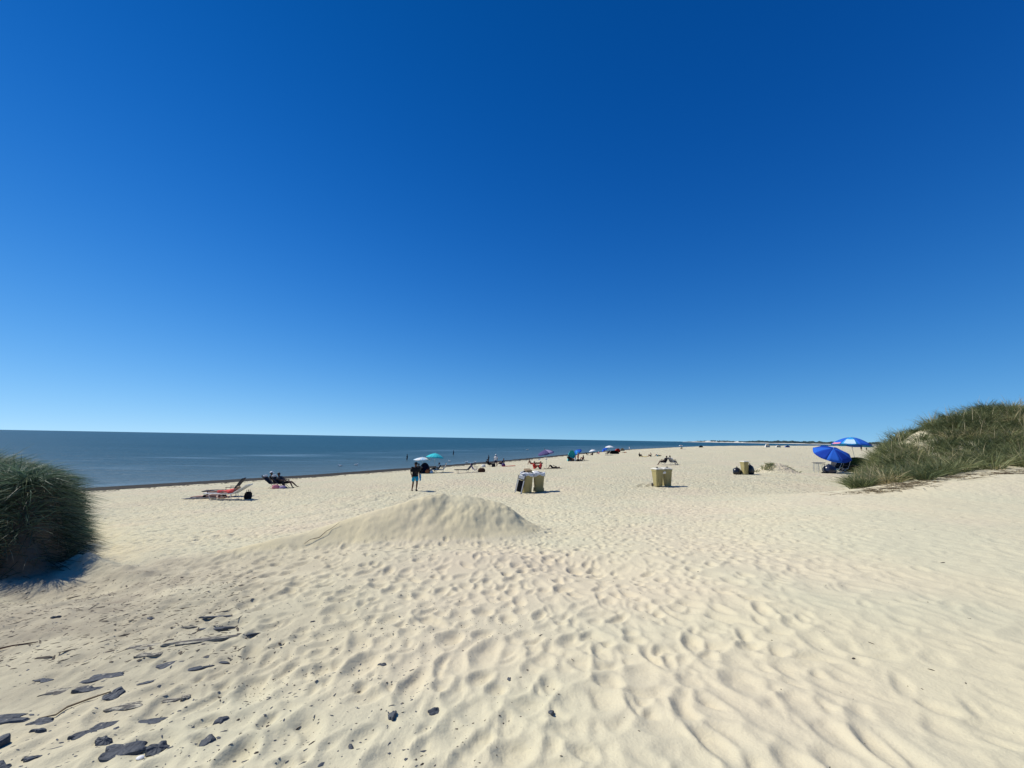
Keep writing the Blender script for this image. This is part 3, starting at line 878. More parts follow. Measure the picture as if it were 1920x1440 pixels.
def person_meshes(pose, build=1.0):
    key = (pose, build)
    if key in _pc: return _pc[key]
    q = POSES[pose]; V_ = lambda k: Vector(q[k])
    P, C_, N_, H = V_('P'), V_('C'), V_('N'), V_('H')
    b = build
    v = [P, P.lerp(C_, .5), C_, N_.lerp(C_, .45), N_, N_.lerp(H, .45), H, H + (H - N_).normalized() * .075]
    r_ = [(.125 * b, .15 * b), (.105 * b, .13 * b), (.125 * b, .155 * b), (.085, .11), .055, (.062, .06), (.098, .08), (.06, .055)]
    e = [(i, i + 1) for i in range(7)]
    nose_at = H
    ax = (C_ - P).normalized()
    top_v = [P.lerp(C_, -.34), P.lerp(C_, .55), C_, N_.lerp(C_, .45), N_.lerp(C_, .1)]; top_r = [(.15 * b, .18 * b), (.14 * b, .165 * b), (.145 * b, .172 * b), (.10, .125), .066]; top_e = [(0, 1), (1, 2), (2, 3), (3, 4)]
    bot_v = [P + ax * .06, P, ]; bot_r = [(.135 * b, .16 * b), (.135 * b, .155 * b)]; bot_e = [(0, 1)]
    hands = MB()
    for i, sgn in enumerate((1, -1)):
        K, A, T, Sh, E, W = (Vector(q[k][i]) for k in ('K', 'A', 'T', 'Sh', 'E', 'W'))
        hip = P + Vector((0, .09 * sgn, 0)) + (K - P).normalized() * .05
        n0 = len(v)
        v += [hip, hip.lerp(K, .5), K, K.lerp(A, .35), A, A.lerp(T, .35) - Vector((0, 0, .0)), T]
        r_ += [.092 * b, .078 * b, .056, .054 * b, .036, (.040, .036), (.034, .022)]
        e += [(0, n0)] + [(n0 + k, n0 + k + 1) for k in range(6)]
        n0 = len(v)
        v += [Sh, Sh.lerp(E, .45), E, E.lerp(W, .3), W]
        r_ += [.056 * b, .046 * b, .037, .036, .025]
        e += [(3, n0)] + [(n0 + k, n0 + k + 1) for k in range(4)]
        hand_geo(hands, W, E, sgn)
        n0 = len(top_v); top_v += [Sh, Sh.lerp(E, .45), Sh.lerp(E, .85)]; top_r += [.066 * b, .064 * b, .060 * b]; top_e += [(3, n0), (n0, n0 + 1), (n0 + 1, n0 + 2)]
        n0 = len(bot_v); bot_v += [hip, hip.lerp(K, .5), hip.lerp(K, .85)]; bot_r += [.105 * b, .10 * b, .092 * b]; bot_e += [(1, n0), (n0, n0 + 1), (n0 + 1, n0 + 2)]
    body = skin_mesh('body', [tuple(p) for p in v], e, r_)
    # face, ears and hands belong to the body mesh
    fwd = Vector((1, 0, 0)); up = (H - N_).normalized()
    f2 = (fwd - up * fwd.dot(up))
    if f2.length < .3: f2 = Vector((0, 0, 1)) if pose != 'prone' else Vector((0, 0, -1)); f2 = f2 - up * f2.dot(up)
    f2.normalize(); sd_ = up.cross(f2)
    hands.add([tuple(H + f2 * .085 + sd_ * .013), tuple(H + f2 * .085 - sd_ * .013), tuple(H + f2 * .115 - up * .02), tuple(H + f2 * .085 + up * .035), tuple(H + f2 * .08 - up * .028)],
              [(0, 2, 3), (1, 3, 2), (0, 4, 2), (1, 2, 4)])
    for s2 in (1, -1):
        hands.tube([tuple(H + sd_ * .078 * s2 + up * .015), tuple(H + sd_ * .098 * s2 - f2 * .01 - up * .005), tuple(H + sd_ * .08 * s2 - up * .03)], [.012, .016, .009], 5)
    hm = hands.mesh('hands', True)
    bm = bmesh.new(); bm.from_mesh(body); bm.from_mesh(hm); bm.to_mesh(body); bm.free()
    body.polygons.foreach_set('use_smooth', [True] * len(body.polygons)); bpy.data.meshes.remove(hm)
    tb = MB(); n_ = 14; side = Vector((0, 1, 0)); vs_ = []
    down = (P - C_).normalized()
    spine = [(P + down * .05, .178 * b, .135 * b), (P.lerp(C_, .3), .160 * b, .125 * b), (P.lerp(C_, .65), .165 * b, .125 * b), (C_, .195 * b, .14 * b), (C_.lerp(N_, .5), .205 * b, .125 * b), (C_.lerp(N_, .78), .16 * b, .095 * b), (C_.lerp(N_, .98), .072, .068), (C_.lerp(N_, .90), .05, .05)]
    for q_, (p_, w_, d_) in enumerate(spine):
        ax_ = (C_ - P).normalized() if q_ < 3 else (N_ - C_).normalized(); dp = ax_.cross(side).normalized()
        for k in range(n_):
            t = 2 * math.pi * k / n_; vs_.append(tuple(p_ + side * math.cos(t) * w_ + dp * math.sin(t) * d_))
    tb.add(vs_, [(i * n_ + k, i * n_ + (k + 1) % n_, (i + 1) * n_ + (k + 1) % n_, (i + 1) * n_ + k) for i in range(len(spine) - 1) for k in range(n_)])
    for i, sgn in enumerate((1, -1)):
        Sh, E = Vector(q['Sh'][i]), Vector(q['E'][i])
        tb.tube([Sh + Vector((0, -.06 * sgn, .01)), Sh, Sh.lerp(E, .35), Sh.lerp(E, .8)], [.055 * b, .084 * b, .076 * b, .070 * b], 12)
    top = tb.mesh('shirt', True)
    bot = skin_mesh('shorts', [tuple(p) for p in bot_v], bot_e, bot_r, root=1)
    # hair cap round the back and top of the skull
    hb = MB(); vs = []; fs = []
    for i in range(6):
        ph = i / 5 * 1.9
        for k in range(12):
            t = 2 * math.pi * k / 12
            lim = ph * (1.0 - .38 * max(0, math.cos(t)))
            p = H + up * .02 - f2 * .008 + (up * math.cos(lim) * .112) + (f2 * math.cos(t) * .105 + sd_ * math.sin(t) * .094) * math.sin(lim)
            vs.append(tuple(p))
    for i in range(5):
        for k in range(12):
            k2 = (k + 1) % 12; fs.append((i * 12 + k, i * 12 + k2, (i + 1) * 12 + k2, (i + 1) * 12 + k))
    hair = hb.add(vs, fs).mesh('hair', True)
    cb = MB(); vs2 = []
    for i in range(5):
        ph = i / 4 * 1.5
        for k in range(12):
            t = 2 * math.pi * k / 12
            vs2.append(tuple(H + up * .035 + up * math.cos(ph) * .108 + (f2 * math.cos(t) * .116 + sd_ * math.sin(t) * .106) * math.sin(ph)))
    cb.add(vs2, [(i * 12 + k, i * 12 + (k + 1) % 12, (i + 1) * 12 + (k + 1) % 12, (i + 1) * 12 + k) for i in range(4) for k in range(12)])
    cb.slab([(H + up * .05 + f2 * .10 + sd_ * .07, H + up * .05 + f2 * .10 - sd_ * .07), (H + up * .035 + f2 * .175 + sd_ * .045, H + up * .035 + f2 * .175 - sd_ * .045)], .008)
    cap = cb.mesh('cap', True)
    eyes = [MB().lathe([(.002, -.008), (.010, -.004), (.010, .004), (.002, .008)], 6, Matrix.Translation(H + f2 * .083 + up * .012 + sd_ * .032 * s2)).mesh('eye') for s2 in (1, -1)]
    mb2 = MB().tube([tuple(H + f2 * .088 - up * .045 + sd_ * .022), tuple(H + f2 * .094 - up * .047), tuple(H + f2 * .088 - up * .045 - sd_ * .022)], .005, 5)
    res = dict(body=body, shirt=top, shorts=bot, hair=hair, cap=cap, eyes=eyes, mouth=mb2.mesh('mouth'))
    _pc[key] = res
    return res


_mats = {}


def cmat(name, col, **kw):
    if name not in _mats: _mats[name] = mat(name, col, **kw)
    return _mats[name]


SKIN = {'fair': cmat('fair_skin', (.42, .24, .17), rough=.5), 'tan': cmat('tanned_skin', (.26, .135, .085), rough=.5), 'brown': cmat('brown_skin', (.12, .062, .042), rough=.5)}
HAIR = {'dark': cmat('dark_hair', (.018, .013, .010), rough=.6), 'blond': cmat('blond_hair', (.30, .21, .11), rough=.6), 'grey': cmat('grey_hair', (.32, .30, .28), rough=.7)}


def fabric(name, col): return cmat(name, col, rough=.85, spec=.1, noise=.12, nscale=6, bump=.25, bscale=30)


F = dict(black=fabric('black_cloth', (.014, .015, .018)), navy=fabric('navy_cloth', (.012, .02, .06)), white=fabric('white_cloth', (.72, .72, .70)), cyan=fabric('cyan_cloth', (.02, .30, .48)),
         red=fabric('red_cloth', (.50, .035, .03)), coral=fabric('coral_cloth', (.72, .11, .10)), pink=fabric('pink_cloth', (.66, .25, .30)), grey=fabric('grey_cloth', (.22, .22, .23)),
         charcoal=fabric('charcoal_cloth', (.045, .047, .055)), blue=fabric('blue_cloth', (.025, .12, .52)), royal=fabric('royal_blue_cloth', (.010, .045, .30)), turquoise=fabric('turquoise_cloth', (.05, .52, .56)),
         yellow=fabric('yellow_cloth', (.68, .52, .16)), orange=fabric('orange_cloth', (.62, .18, .06)), brown=fabric('brown_cloth', (.07, .035, .022)), green=fabric('green_cloth', (.03, .09, .06)),
         purple=fabric('dusky_purple_cloth', (.085, .07, .17)), lilac=fabric('lilac_cloth', (.34, .27, .42)), skyblue=fabric('sky_blue_cloth', (.04, .30, .62)), beige=fabric('beige_cloth', (.45, .38, .27)), pale=fabric('pale_blue_cloth', (.45, .62, .72)))
M_METAL = cmat('grey_steel', (.42, .43, .44), rough=.35, spec=.5, metal=.8)
M_DARKM = cmat('dark_steel', (.035, .035, .04), rough=.4, spec=.5)
M_WHITEP = cmat('white_painted_tube', (.70, .70, .69), rough=.4, spec=.4)
M_PLAST = cmat('black_plastic', (.016, .016, .018), rough=.35, spec=.4)


def person(x, y, face, pose, label, top=None, bottom='navy', skin='tan', hair='dark', cap=None, scale=1.0, build=1.0, z=None, group=None, detail=False):
    ms = person_meshes(pose, build)
    r0 = empty('person', (x, y, gz(x, y) - .012 if z is None else z), R(face)); r0.scale = (scale,) * 3
    tag(r0, label, 'person', group)
    link('body', ms['body'], None, r0)
    bo = r0.children[0]

    def put(nm, me, m):
        o_ = link(nm, me, None, r0)
        if not me.materials: me.materials.append(m)
        o_.material_slots[0].link = 'OBJECT'; o_.material_slots[0].material = m
        return o_
    if not ms['body'].materials: ms['body'].materials.append(SKIN['tan'])
    bo.material_slots[0].link = 'OBJECT'; bo.material_slots[0].material = SKIN[skin]
    if top: put('shirt', ms['shirt'], F[top])
    if bottom: put('shorts', ms['shorts'], F[bottom])
    put('hair', ms['hair'], HAIR[hair])
    if cap: put('cap', ms['cap'], F[cap])
    if detail:
        [put('eye', e_, HAIR['dark']) for e_ in ms['eyes']]; put('mouth', ms['mouth'], F['coral'])
    return r0


# ------------------------------------------------------------------ beach furniture builders
def lounger(x, y, rz, label, frame=M_WHITEP, cloth='white', back=50, arms=True, stripe=None, group='sun loungers on the beach', scale=1.0, z=None):
    """head end towards -x, foot end towards +x"""
    r0 = empty('sun_lounger', (x, y, gz(x, y) if z is None else z), R(rz)); r0.scale = (scale,) * 3
    tag(r0, label, 'sun lounger', group)
    w = .31; h = .34; hx = -.38
    MB().slab([((hx, -w + .02, h), (hx, w - .02, h)), ((0, -w + .02, h - .03), (0, w - .02, h - .03)), ((.6, -w + .02, h), (.6, w - .02, h)), ((1.05, -w + .02, h - .01), (1.05, w - .02, h - .01))], .05).build('seat', F[cloth], r0)
    c_, s2 = math.cos(R(back)), math.sin(R(back)); L = .80
    b0 = Vector((hx, 0, h)); b1 = b0 + Vector((-c_ * L, 0, s2 * L))
    bo = MB().slab([(tuple(b0 + Vector((0, -w + .02, 0))), tuple(b0 + Vector((0, w - .02, 0)))), (tuple(b1 + Vector((0, -w + .02, 0))), tuple(b1 + Vector((0, w - .02, 0))))], .05).build('backrest', F[cloth], r0)
    if stripe:
        u = Vector((-c_, 0, s2)); n_ = Vector((s2, 0, c_))
        for k in range(3):
            yy = (-.16, 0, .16)[k]
            MB().slab([(tuple(b0 + u * .08 + n_ * .029 + Vector((0, yy - .035, 0))), tuple(b0 + u * .08 + n_ * .029 + Vector((0, yy + .035, 0)))),
                       (tuple(b0 + u * .74 + n_ * .029 + Vector((0, yy - .035, 0))), tuple(b0 + u * .74 + n_ * .029 + Vector((0, yy + .035, 0))))], .005).build('stripe', F[stripe], bo)
    fr = MB()
    for sg in (-1, 1):
        fr.tube([(hx, sg * w, h), (1.08, sg * w, h)], .014); fr.tube([(hx, sg * w, h), tuple(b1 + Vector((0, sg * w, 0)))], .014)
    fr.tube([(1.08, -w, h), (1.08, w, h)], .014); fr.tube([tuple(b1 + Vector((0, -w, 0))), tuple(b1 + Vector((0, w, 0)))], .014)
    fr.build('frame', frame, r0)
    for lx, lz in ((-.30, .0), (.78, .0)):
        MB().tube([(lx, -w, h), (lx - .10, -w, .01), (lx - .10, w, .01), (lx, w, h)], .013).build('leg', frame, r0)
    if arms:
        for sg in (-1, 1):
            MB().box((-.28, sg * (w + .03), h + .20), (.46, .05, .025)).tube([(-.08, sg * (w + .03), h), (-.08, sg * (w + .03), h + .19)], .011).build('armrest', M_DARKM, r0)
    return r0


def beach_chair(x, y, rz, label, frame=M_METAL, cloth='navy', pillow=None, back=58, high=.40, group='folding chairs on the beach', scale=1.0, tall=.62):
    """sitter looks towards +x"""
    r0 = empty('folding_chair', (x, y, gz(x, y)), R(rz)); r0.scale = (scale,) * 3
    tag(r0, label, 'chair', group)
    w = .27; h = high - .06
    MB().slab([((-.20, -w, h - .05), (-.20, w, h - .05)), ((.05, -w, h - .045), (.05, w, h - .045)), ((.24, -w, h), (.24, w, h))], .014).build('seat', F[cloth], r0)
    c_, s2 = math.cos(R(back)), math.sin(R(back)); b0 = Vector((-.20, 0, h - .04)); b1 = b0 + Vector((-c_, 0, s2)) * tall
    MB().slab([(tuple(b0 + Vector((0, -w, 0))), tuple(b0 + Vector((0, w, 0)))), (tuple(b0.lerp(b1, .5) + Vector((-.03, -w, 0))), tuple(b0.lerp(b1, .5) + Vector((-.03, w, 0)))), (tuple(b1 + Vector((0, -w, 0))), tuple(b1 + Vector((0, w, 0))))], .03).build('backrest', F[cloth], r0)
    fr = MB()
    for sg in (-1, 1):
        fr.tube([(.26, sg * (w + .02), h), tuple(b0 + Vector((0, sg * (w + .02), 0))), tuple(b1 + Vector((0, sg * (w + .02), .02)))], .012)
    fr.tube([tuple(b1 + Vector((0, -w - .02, .02))), tuple(b1 + Vector((0, w + .02, .02)))], .012)
    fr.build('frame', frame, r0)
    for sg in (-1, 1):
        MB().tube([(.26, sg * (w + .03), h + .02), (-.26, sg * (w + .03), .0)], .011).build('leg', frame, r0)
        MB().tube([(-.16, sg * (w + .035), h + .02), (.30, sg * (w + .035), .0)], .011).build('leg', frame, r0)
        MB().box((.02, sg * (w + .03), h + .21), (.42, .05, .022)).tube([(.18, sg * (w + .03), h), (.18, sg * (w + .03), h + .2)], .010).build('armrest', M_PLAST, r0)
    if pillow:
        u = (b1 - b0).normalized()
        MB().lathe([(.02, -.24), (.07, -.20), (.08, 0), (.07, .20), (.02, .24)], 10, Matrix.Translation(b1 - u * .07 + Vector((.05, 0, .03))) @ Matrix.Rotation(R(90), 4, 'X'), sx=.8).build('headrest', F[pillow], r0, True)
    return r0


def parasol(x, y, label, cols, rad=1.0, high=2.0, rise=.36, n=8, tilt=0, tdir=0, pole_tilt=(0, 0), group='beach parasols', valance=0, scale=1.0, patches=None, base_z=None):
    """cols: cloth keys for the panels in turn"""
    r0 = empty('parasol', (x, y, (gz(x, y) if base_z is None else base_z))); r0.scale = (scale,) * 3
    tag(r0, label, 'parasol', group)
    joint = Vector((pole_tilt[0], pole_tilt[1], high - rise - .25))
    MB().tube([(0, 0, -.2), tuple(joint)], .018, 8).build('pole', M_METAL, r0)
    MJ = Matrix.Translation(joint) @ Matrix.Rotation(R(tdir), 4, 'Z') @ Matrix.Rotation(R(tilt), 4, 'Y')
    MB().tube([(0, 0, 0), (0, 0, rise + .28)], .014, 8, MJ).box((0, 0, 0), (.06, .05, .09), MJ).build('tilt_joint', M_METAL, r0)
    MB().lathe([(.008, .02), (.022, .05), (.016, .08), (.004, .11)], 8, MJ @ Matrix.Translation((0, 0, rise + .22))).build('finial', M_WHITEP, r0)

    def prof(t):                       # height of the cloth along a rib, t 0 centre .. 1 edge
        return .22 + rise * (1 - t ** 1.7)
    for k in range(n):
        a0, a1 = 2 * math.pi * k / n, 2 * math.pi * (k + 1) / n
        vs = []; fs = []; RT = 5; AT = 4
        for i in range(RT + 1):
            t = .02 + .98 * i / RT
            for j in range(AT + 1):
                u = j / AT; am = a0 + (a1 - a0) * u
                sag = 4 * u * (1 - u)
                rr_ = rad * t * (1 - .055 * sag * t); zz = prof(t) - .035 * sag * t * rad
                vs.append((rr_ * math.cos(am), rr_ * math.sin(am), zz))
        for i in range(RT):
            for j in range(AT):
                b_ = i * (AT + 1) + j; fs.append((b_, b_ + 1, b_ + AT + 2, b_ + AT + 1))
        m_ = MB().add(vs, fs, MJ)
        if valance:
            e0 = RT * (AT + 1); vv = [(vs[e0 + j][0] * 1.005, vs[e0 + j][1] * 1.005, vs[e0 + j][2] - valance * (.75 + .25 * math.sin(math.pi * j / AT))) for j in range(AT + 1)]
            m_.add(vs[e0:e0 + AT + 1] + vv, [(j, j + 1, AT + 2 + j, AT + 1 + j) for j in range(AT)], MJ)
        o_ = m_.build('panel', F[cols[k % len(cols)]], r0, True)
        md = o_.modifiers.new('cloth', 'SOLIDIFY'); md.thickness = .004
        if patches and k in patches:
            t0, t1, ck = patches[k]; pv = []
            for t in (t0, (t0 + t1) / 2, t1):
                for u in (.12, .37, .63, .88):
                    am = a0 + (a1 - a0) * u; sag = 4 * u * (1 - u)
                    pv.append((rad * t * (1 - .055 * sag * t) * math.cos(am), rad * t * (1 - .055 * sag * t) * math.sin(am), prof(t) - .035 * sag * t * rad + .012))
            MB().add(pv, [(4 * i + j, 4 * i + j + 1, 4 * i + j + 5, 4 * i + j + 4) for i in range(2) for j in range(3)], MJ).build('printed_patch', F[ck], o_)
        MB().tube([tuple(Vector((rad * t * math.cos(a0), rad * t * math.sin(a0), prof(t) - .022))) for t in (.03, .35, .7, 1)], .006, 4, MJ).build('rib', M_METAL, r0)
    return r0


def bag(x, y, label, col, d=(.4, .25, .3), name='bag', cat='bag', rz=0, handles=True, group=None):
    r0 = empty(name, (x, y, gz(x, y) - .01), R(rz)); tag(r0, label, cat, group)
    b_ = MB(); n = 14; prof = [(.40, 0), (.50, .12), (.52, .45), (.46, .8), (.30, 1.0), (.05, 1.02)]; rr_ = random.Random(hash(label) & 0xffff if False else len(label) * 13 + int(x * 10))
    vs = []; fs = []
    for (q, z) in prof:
        for k in range(n):
            t = 2 * math.pi * k / n; e_ = 3.2
            cx_, sy2 = math.cos(t), math.sin(t); sup = (abs(cx_) ** e_ + abs(sy2) ** e_) ** (-1 / e_)
            j = 1 + rr_.uniform(-.07, .07)
            vs.append((cx_ * sup * q * d[0] * j, sy2 * sup * q * d[1] * j, z * d[2] * (1 + rr_.uniform(-.04, .04))))
    for i in range(len(prof) - 1):
        for k in range(n):
            k2 = (k + 1) % n; fs.append((i * n + k, i * n + k2, (i + 1) * n + k2, (i + 1) * n + k))
    fs += [tuple(range(n))[::-1], tuple(range((len(prof) - 1) * n, len(prof) * n))]
    b_.add(vs, fs).build('bag_body', F[col], r0, True)
    if handles:
        for sg in (-1, 1):
            MB().tube([(-d[0] * .25, sg * d[1] * .25, d[2] * .85), (-d[0] * .18, sg * d[1] * .22, d[2] * 1.25), (d[0] * .18, sg * d[1] * .22, d[2] * 1.25), (d[0] * .25, sg * d[1] * .25, d[2] * .85)], .010, 5).build('handle', F[col], r0)
    return r0


def beach_towel(x, y, rz, label, col, L=1.8, W=.8):
    vs = []; fs = []; nx_, ny_ = 14, 7; rr_ = random.Random(int(x * 100))
    c_, s2 = math.cos(R(rz)), math.sin(R(rz))
    for i in range(nx_):
        for j in range(ny_):
            lx = (i / (nx_ - 1) - .5) * L; ly = (j / (ny_ - 1) - .5) * W
            wx, wy = x + lx * c_ - ly * s2, y + lx * s2 + ly * c_
            vs.append((lx, ly, gz(wx, wy) - gz(x, y) + .015 + rr_.uniform(0, .02)))
    for i in range(nx_ - 1):
        for j in range(ny_ - 1): b_ = i * ny_ + j; fs.append((b_, b_ + ny_, b_ + ny_ + 1, b_ + 1))
    o_ = MB().add(vs, fs).build('beach_towel', F[col], None, True, (x, y, gz(x, y) + .02), R(rz))
    md = o_.modifiers.new('thick', 'SOLIDIFY'); md.thickness = .012
    return tag(o_, label, 'towel')


def shelter(x, y, rz, label, col, w=1.6, h=1.1, d=1.1, inner='grey', group='small beach shelters'):
    """pop up half dome opening towards +x"""
    r0 = empty('beach_shelter', (x, y, gz(x, y)), R(rz)); tag(r0, label, 'beach shelter', group)
    vs = []; fs = []; NU, NV = 9, 7
    for i in range(NU + 1):
        u = math.pi * i / NU
        for j in range(NV + 1):
            v_ = j / NV * math.pi / 2 * 1.05
            vs.append((-d * math.sin(v_) * max(math.sin(u), .0) ** .6 + d * .35, -w / 2 * math.cos(u), h * math.sin(u) ** .8 * math.cos(v_) ** .75 if v_ < math.pi / 2 else 0))
    for i in range(NU):
        for j in range(NV): b_ = i * (NV + 1) + j; fs.append((b_, b_ + 1, b_ + NV + 2, b_ + NV + 1))
    o_ = MB().add(vs, fs).build('canopy', F[col], r0, True); md = o_.modifiers.new('cloth', 'SOLIDIFY'); md.thickness = .008
    MB().box((-.1, 0, .012), (d * .9, w * .9, .02)).build('groundsheet', F[inner], r0)
    MB().tube([(d * .35, -w / 2 * math.cos(math.pi * i / 12), h * math.sin(math.pi * i / 12) ** .8) for i in range(13)], .014, 6).build('hoop', M_DARKM, r0)
    return r0


M_BIN = cmat('pale_yellow_bin_plastic', (.385, .325, .14), rough=.5, spec=.3, noise=.08, nscale=4, bump=.1, bscale=12)
M_LID = cmat('cream_lid_plastic', (.66, .63, .52), rough=.5, spec=.3, noise=.08, nscale=5)
M_FILM = cmat('white_bin_liner_film', (.78, .80, .82), rough=.3, spec=.4, noise=.05, nscale=9, bump=.9, bscale=14, trans=.25)


def wheelie_bin(x, y, rz, label, liner=False, lid=True, group='pale yellow wheeled bins on the sand', z=None, s=1.0, lid_ang=0):
    """front towards -y, hinge, handle and wheels towards +y"""
    r0 = empty('wheeled_bin', (x, y, gz(x, y) - .02 if z is None else z), R(rz)); r0.scale = (s,) * 3
    tag(r0, label, 'rubbish bin', group)
    W0, D0, W1, D1, Hh = .44, .46, .56, .64, .98
    b_ = MB(); prof = [(W0, D0, .05, 0), (W0 * 1.03, D0 * 1.04, .14, -.01), ((W0 + W1) / 2, (D0 + D1) / 2, Hh * .5, .0), (W1 * .985, D1 * .985, Hh * .9, 0), (W1 * 1.05, D1 * 1.05, Hh * .905, 0), (W1 * 1.05, D1 * 1.05, Hh, 0),
                       (W1 * .95, D1 * .95, Hh, 0), (W1 * .93, D1 * .93, Hh * .6, 0)]
    vs = []; fs = []; n = 12
    for (w, d, z_, sh_) in prof:
        ch = .055
        ring = [(-w / 2 + ch, -d / 2), (0, -d / 2 + 0), (w / 2 - ch, -d / 2), (w / 2, -d / 2 + ch), (w / 2, 0), (w / 2, d / 2 - ch), (w / 2 - ch, d / 2), (0, d / 2), (-w / 2 + ch, d / 2), (-w / 2, d / 2 - ch), (-w / 2, 0), (-w / 2, -d / 2 + ch)]
        vs += [(p[0], p[1] + (z_ / Hh) * .0, z_) for p in ring]
    for i in range(len(prof) - 1):
        for k in range(n): k2 = (k + 1) % n; fs.append((i * n + k, i * n + k2, (i + 1) * n + k2, (i + 1) * n + k))
    fs += [tuple(range(n))[::-1], tuple(range((len(prof) - 1) * n, len(prof) * n))]
    b_.add(vs, fs)
    for sx2 in (-.13, .13): b_.box((sx2, -D1 / 2 * .90 - .0, Hh * .46), (.022, .03, Hh * .62))
    bo = b_.build('bin_body', M_BIN, r0)
    MB().box((0, -.262, Hh * .66), (.16, .012, .10)).build('sticker', M_LID, r0)
    for sg in (-1, 1):
        w_ = MB().lathe([(.02, -.028), (.095, -.026), (.10, -.015), (.10, .015), (.095, .026), (.02, .028)], 18, Matrix.Translation((sg * .25, D0 / 2 + .035, .10)) @ Matrix.Rotation(R(90), 4, 'Y')).build('wheel', M_PLAST, r0, False)
    MB().tube([(-.23, D0 / 2 + .035, .10), (.23, D0 / 2 + .035, .10)], .012).build('axle', M_DARKM, r0)
    MB().tube([(-.20, D1 / 2, Hh * .96), (-.20, D1 / 2 + .09, Hh * .98), (.20, D1 / 2 + .09, Hh * .98), (.20, D1 / 2, Hh * .96)], .014).build('handle', M_BIN, r0)
    if lid:
        lm = Matrix.Translation((0, D1 / 2, Hh + .012)) @ Matrix.Rotation(R(-lid_ang), 4, 'X') @ Matrix.Translation((0, -D1 / 2, 0))
        lo = MB().box((0, 0, .02), (W1 * 1.10, D1 * 1.10, .04), lm).box((0, -.01, .06), (W1 * 1.0, D1 * 1.0, .045), lm, taper=(.72, .78)).build('lid', M_LID, r0)
        md = lo.modifiers.new('bev', 'BEVEL'); md.width = .012; md.segments = 2
        MB().tube([(-.1, -D1 * .55, .03), (-.1, -D1 * .62, .045), (.1, -D1 * .62, .045), (.1, -D1 * .55, .03)], .011, 5, lm).build('grip', M_LID, lo)
    if liner:
        rr_ = random.Random(int(x * 100)); vs = []; fs = []; n = 40; rows = 6
        for i in range(rows):
            t = i / (rows - 1)
            for k in range(n):
                a_ = 2 * math.pi * k / n; cx_, sy2 = math.cos(a_), math.sin(a_); e_ = 5; sup = (abs(cx_) ** e_ + abs(sy2) ** e_) ** (-1 / e_)
                w_, d_ = (W1 * .53, D1 * .53)
                if i == 0: q, z_ = .90, Hh - .05
                elif i == 1: q, z_ = .97, Hh + .045 + .03 * math.sin(a_ * 3 + x)
                else:
                    q = 1.07 + .05 * math.sin(a_ * 9 + i) * t + rr_.uniform(-.02, .025); z_ = Hh + .03 - (t - .2) * (.24 + .06 * math.sin(a_ * 2 + 1) + .035 * math.sin(a_ * 5)) + rr_.uniform(-.01, .01)
                vs.append((cx_ * sup * w_ * q, sy2 * sup * d_ * q, z_))
        for i in range(rows - 1):
            for k in range(n): k2 = (k + 1) % n; fs.append((i * n + k, i * n + k2, (i + 1) * n + k2, (i + 1) * n + k))
        o_ = MB().add(vs, fs).build('bin_liner', M_FILM, r0, True); md = o_.modifiers.new('film', 'SOLIDIFY'); md.thickness = .004
    return r0


def trash_bag(x, y, z, label, col='black', d=.5, h=.45, seed=1, cat='rubbish bag', name='rubbish_bag'):
    rr_ = np.random.default_rng(seed); vs = []; fs = []; n = 22
    prof = [(.28, 0), (.46, .08), (.52, .3), (.48, .55), (.36, .76), (.16, .88), (.05, .93), (.09, 1.0), (.02, 1.03)]
    for (q, z_) in prof:
        for k in range(n):
            t = 2 * math.pi * k / n
            j = 1 + .07 * math.sin(t * 5 + q * 9 + seed) + rr_.uniform(-.06, .06)
            vs.append((math.cos(t) * q * d * j, math.sin(t) * q * d * .85 * j, z_ * h))
    for i in range(len(prof) - 1):
        for k in range(n): k2 = (k + 1) % n; fs.append((i * n + k, i * n + k2, (i + 1) * n + k2, (i + 1) * n + k))
    fs += [tuple(range(n))[::-1], tuple(range((len(prof) - 1) * n, len(prof) * n))]
    o_ = MB().add(vs, fs).build(name, cmat('glossy_%s_film' % col, {'black': (.012, .013, .017), 'navy': (.012, .018, .045), 'white': (.7, .7, .7)}[col], rough=.28, spec=.5, bump=.8, bscale=9), None, True, (x, y, z))
    return tag(o_, label, cat)


def gull(x, y, label, z=0, rz=0, s=1.0, group='white gulls'):
    r0 = empty('gull', (x, y, z), R(rz)); r0.scale = (s,) * 3; tag(r0, label, 'gull', group)
    MB().tube([(-.26, 0, .10), (-.16, 0, .10), (0, 0, .10), (.12, 0, .13), (.17, 0, .20), (.20, 0, .255), (.24, 0, .26), (.26, 0, .255)], [.012, .045, .085, .07, .038, .042, .034, .012], 9).build('body', F['white'], r0, True)
    MB().tube([(.255, 0, .255), (.31, 0, .245)], [.012, .003], 5).build('beak', F['yellow'], r0)
    for sg in (-1, 1):
        MB().tube([(.08, sg * .065, .14), (-.05, sg * .085, .14), (-.20, sg * .055, .125), (-.33, sg * .02, .12)], [.02, .034, .026, .004], 6).build('wing', F['white'], r0, True)
    return r0


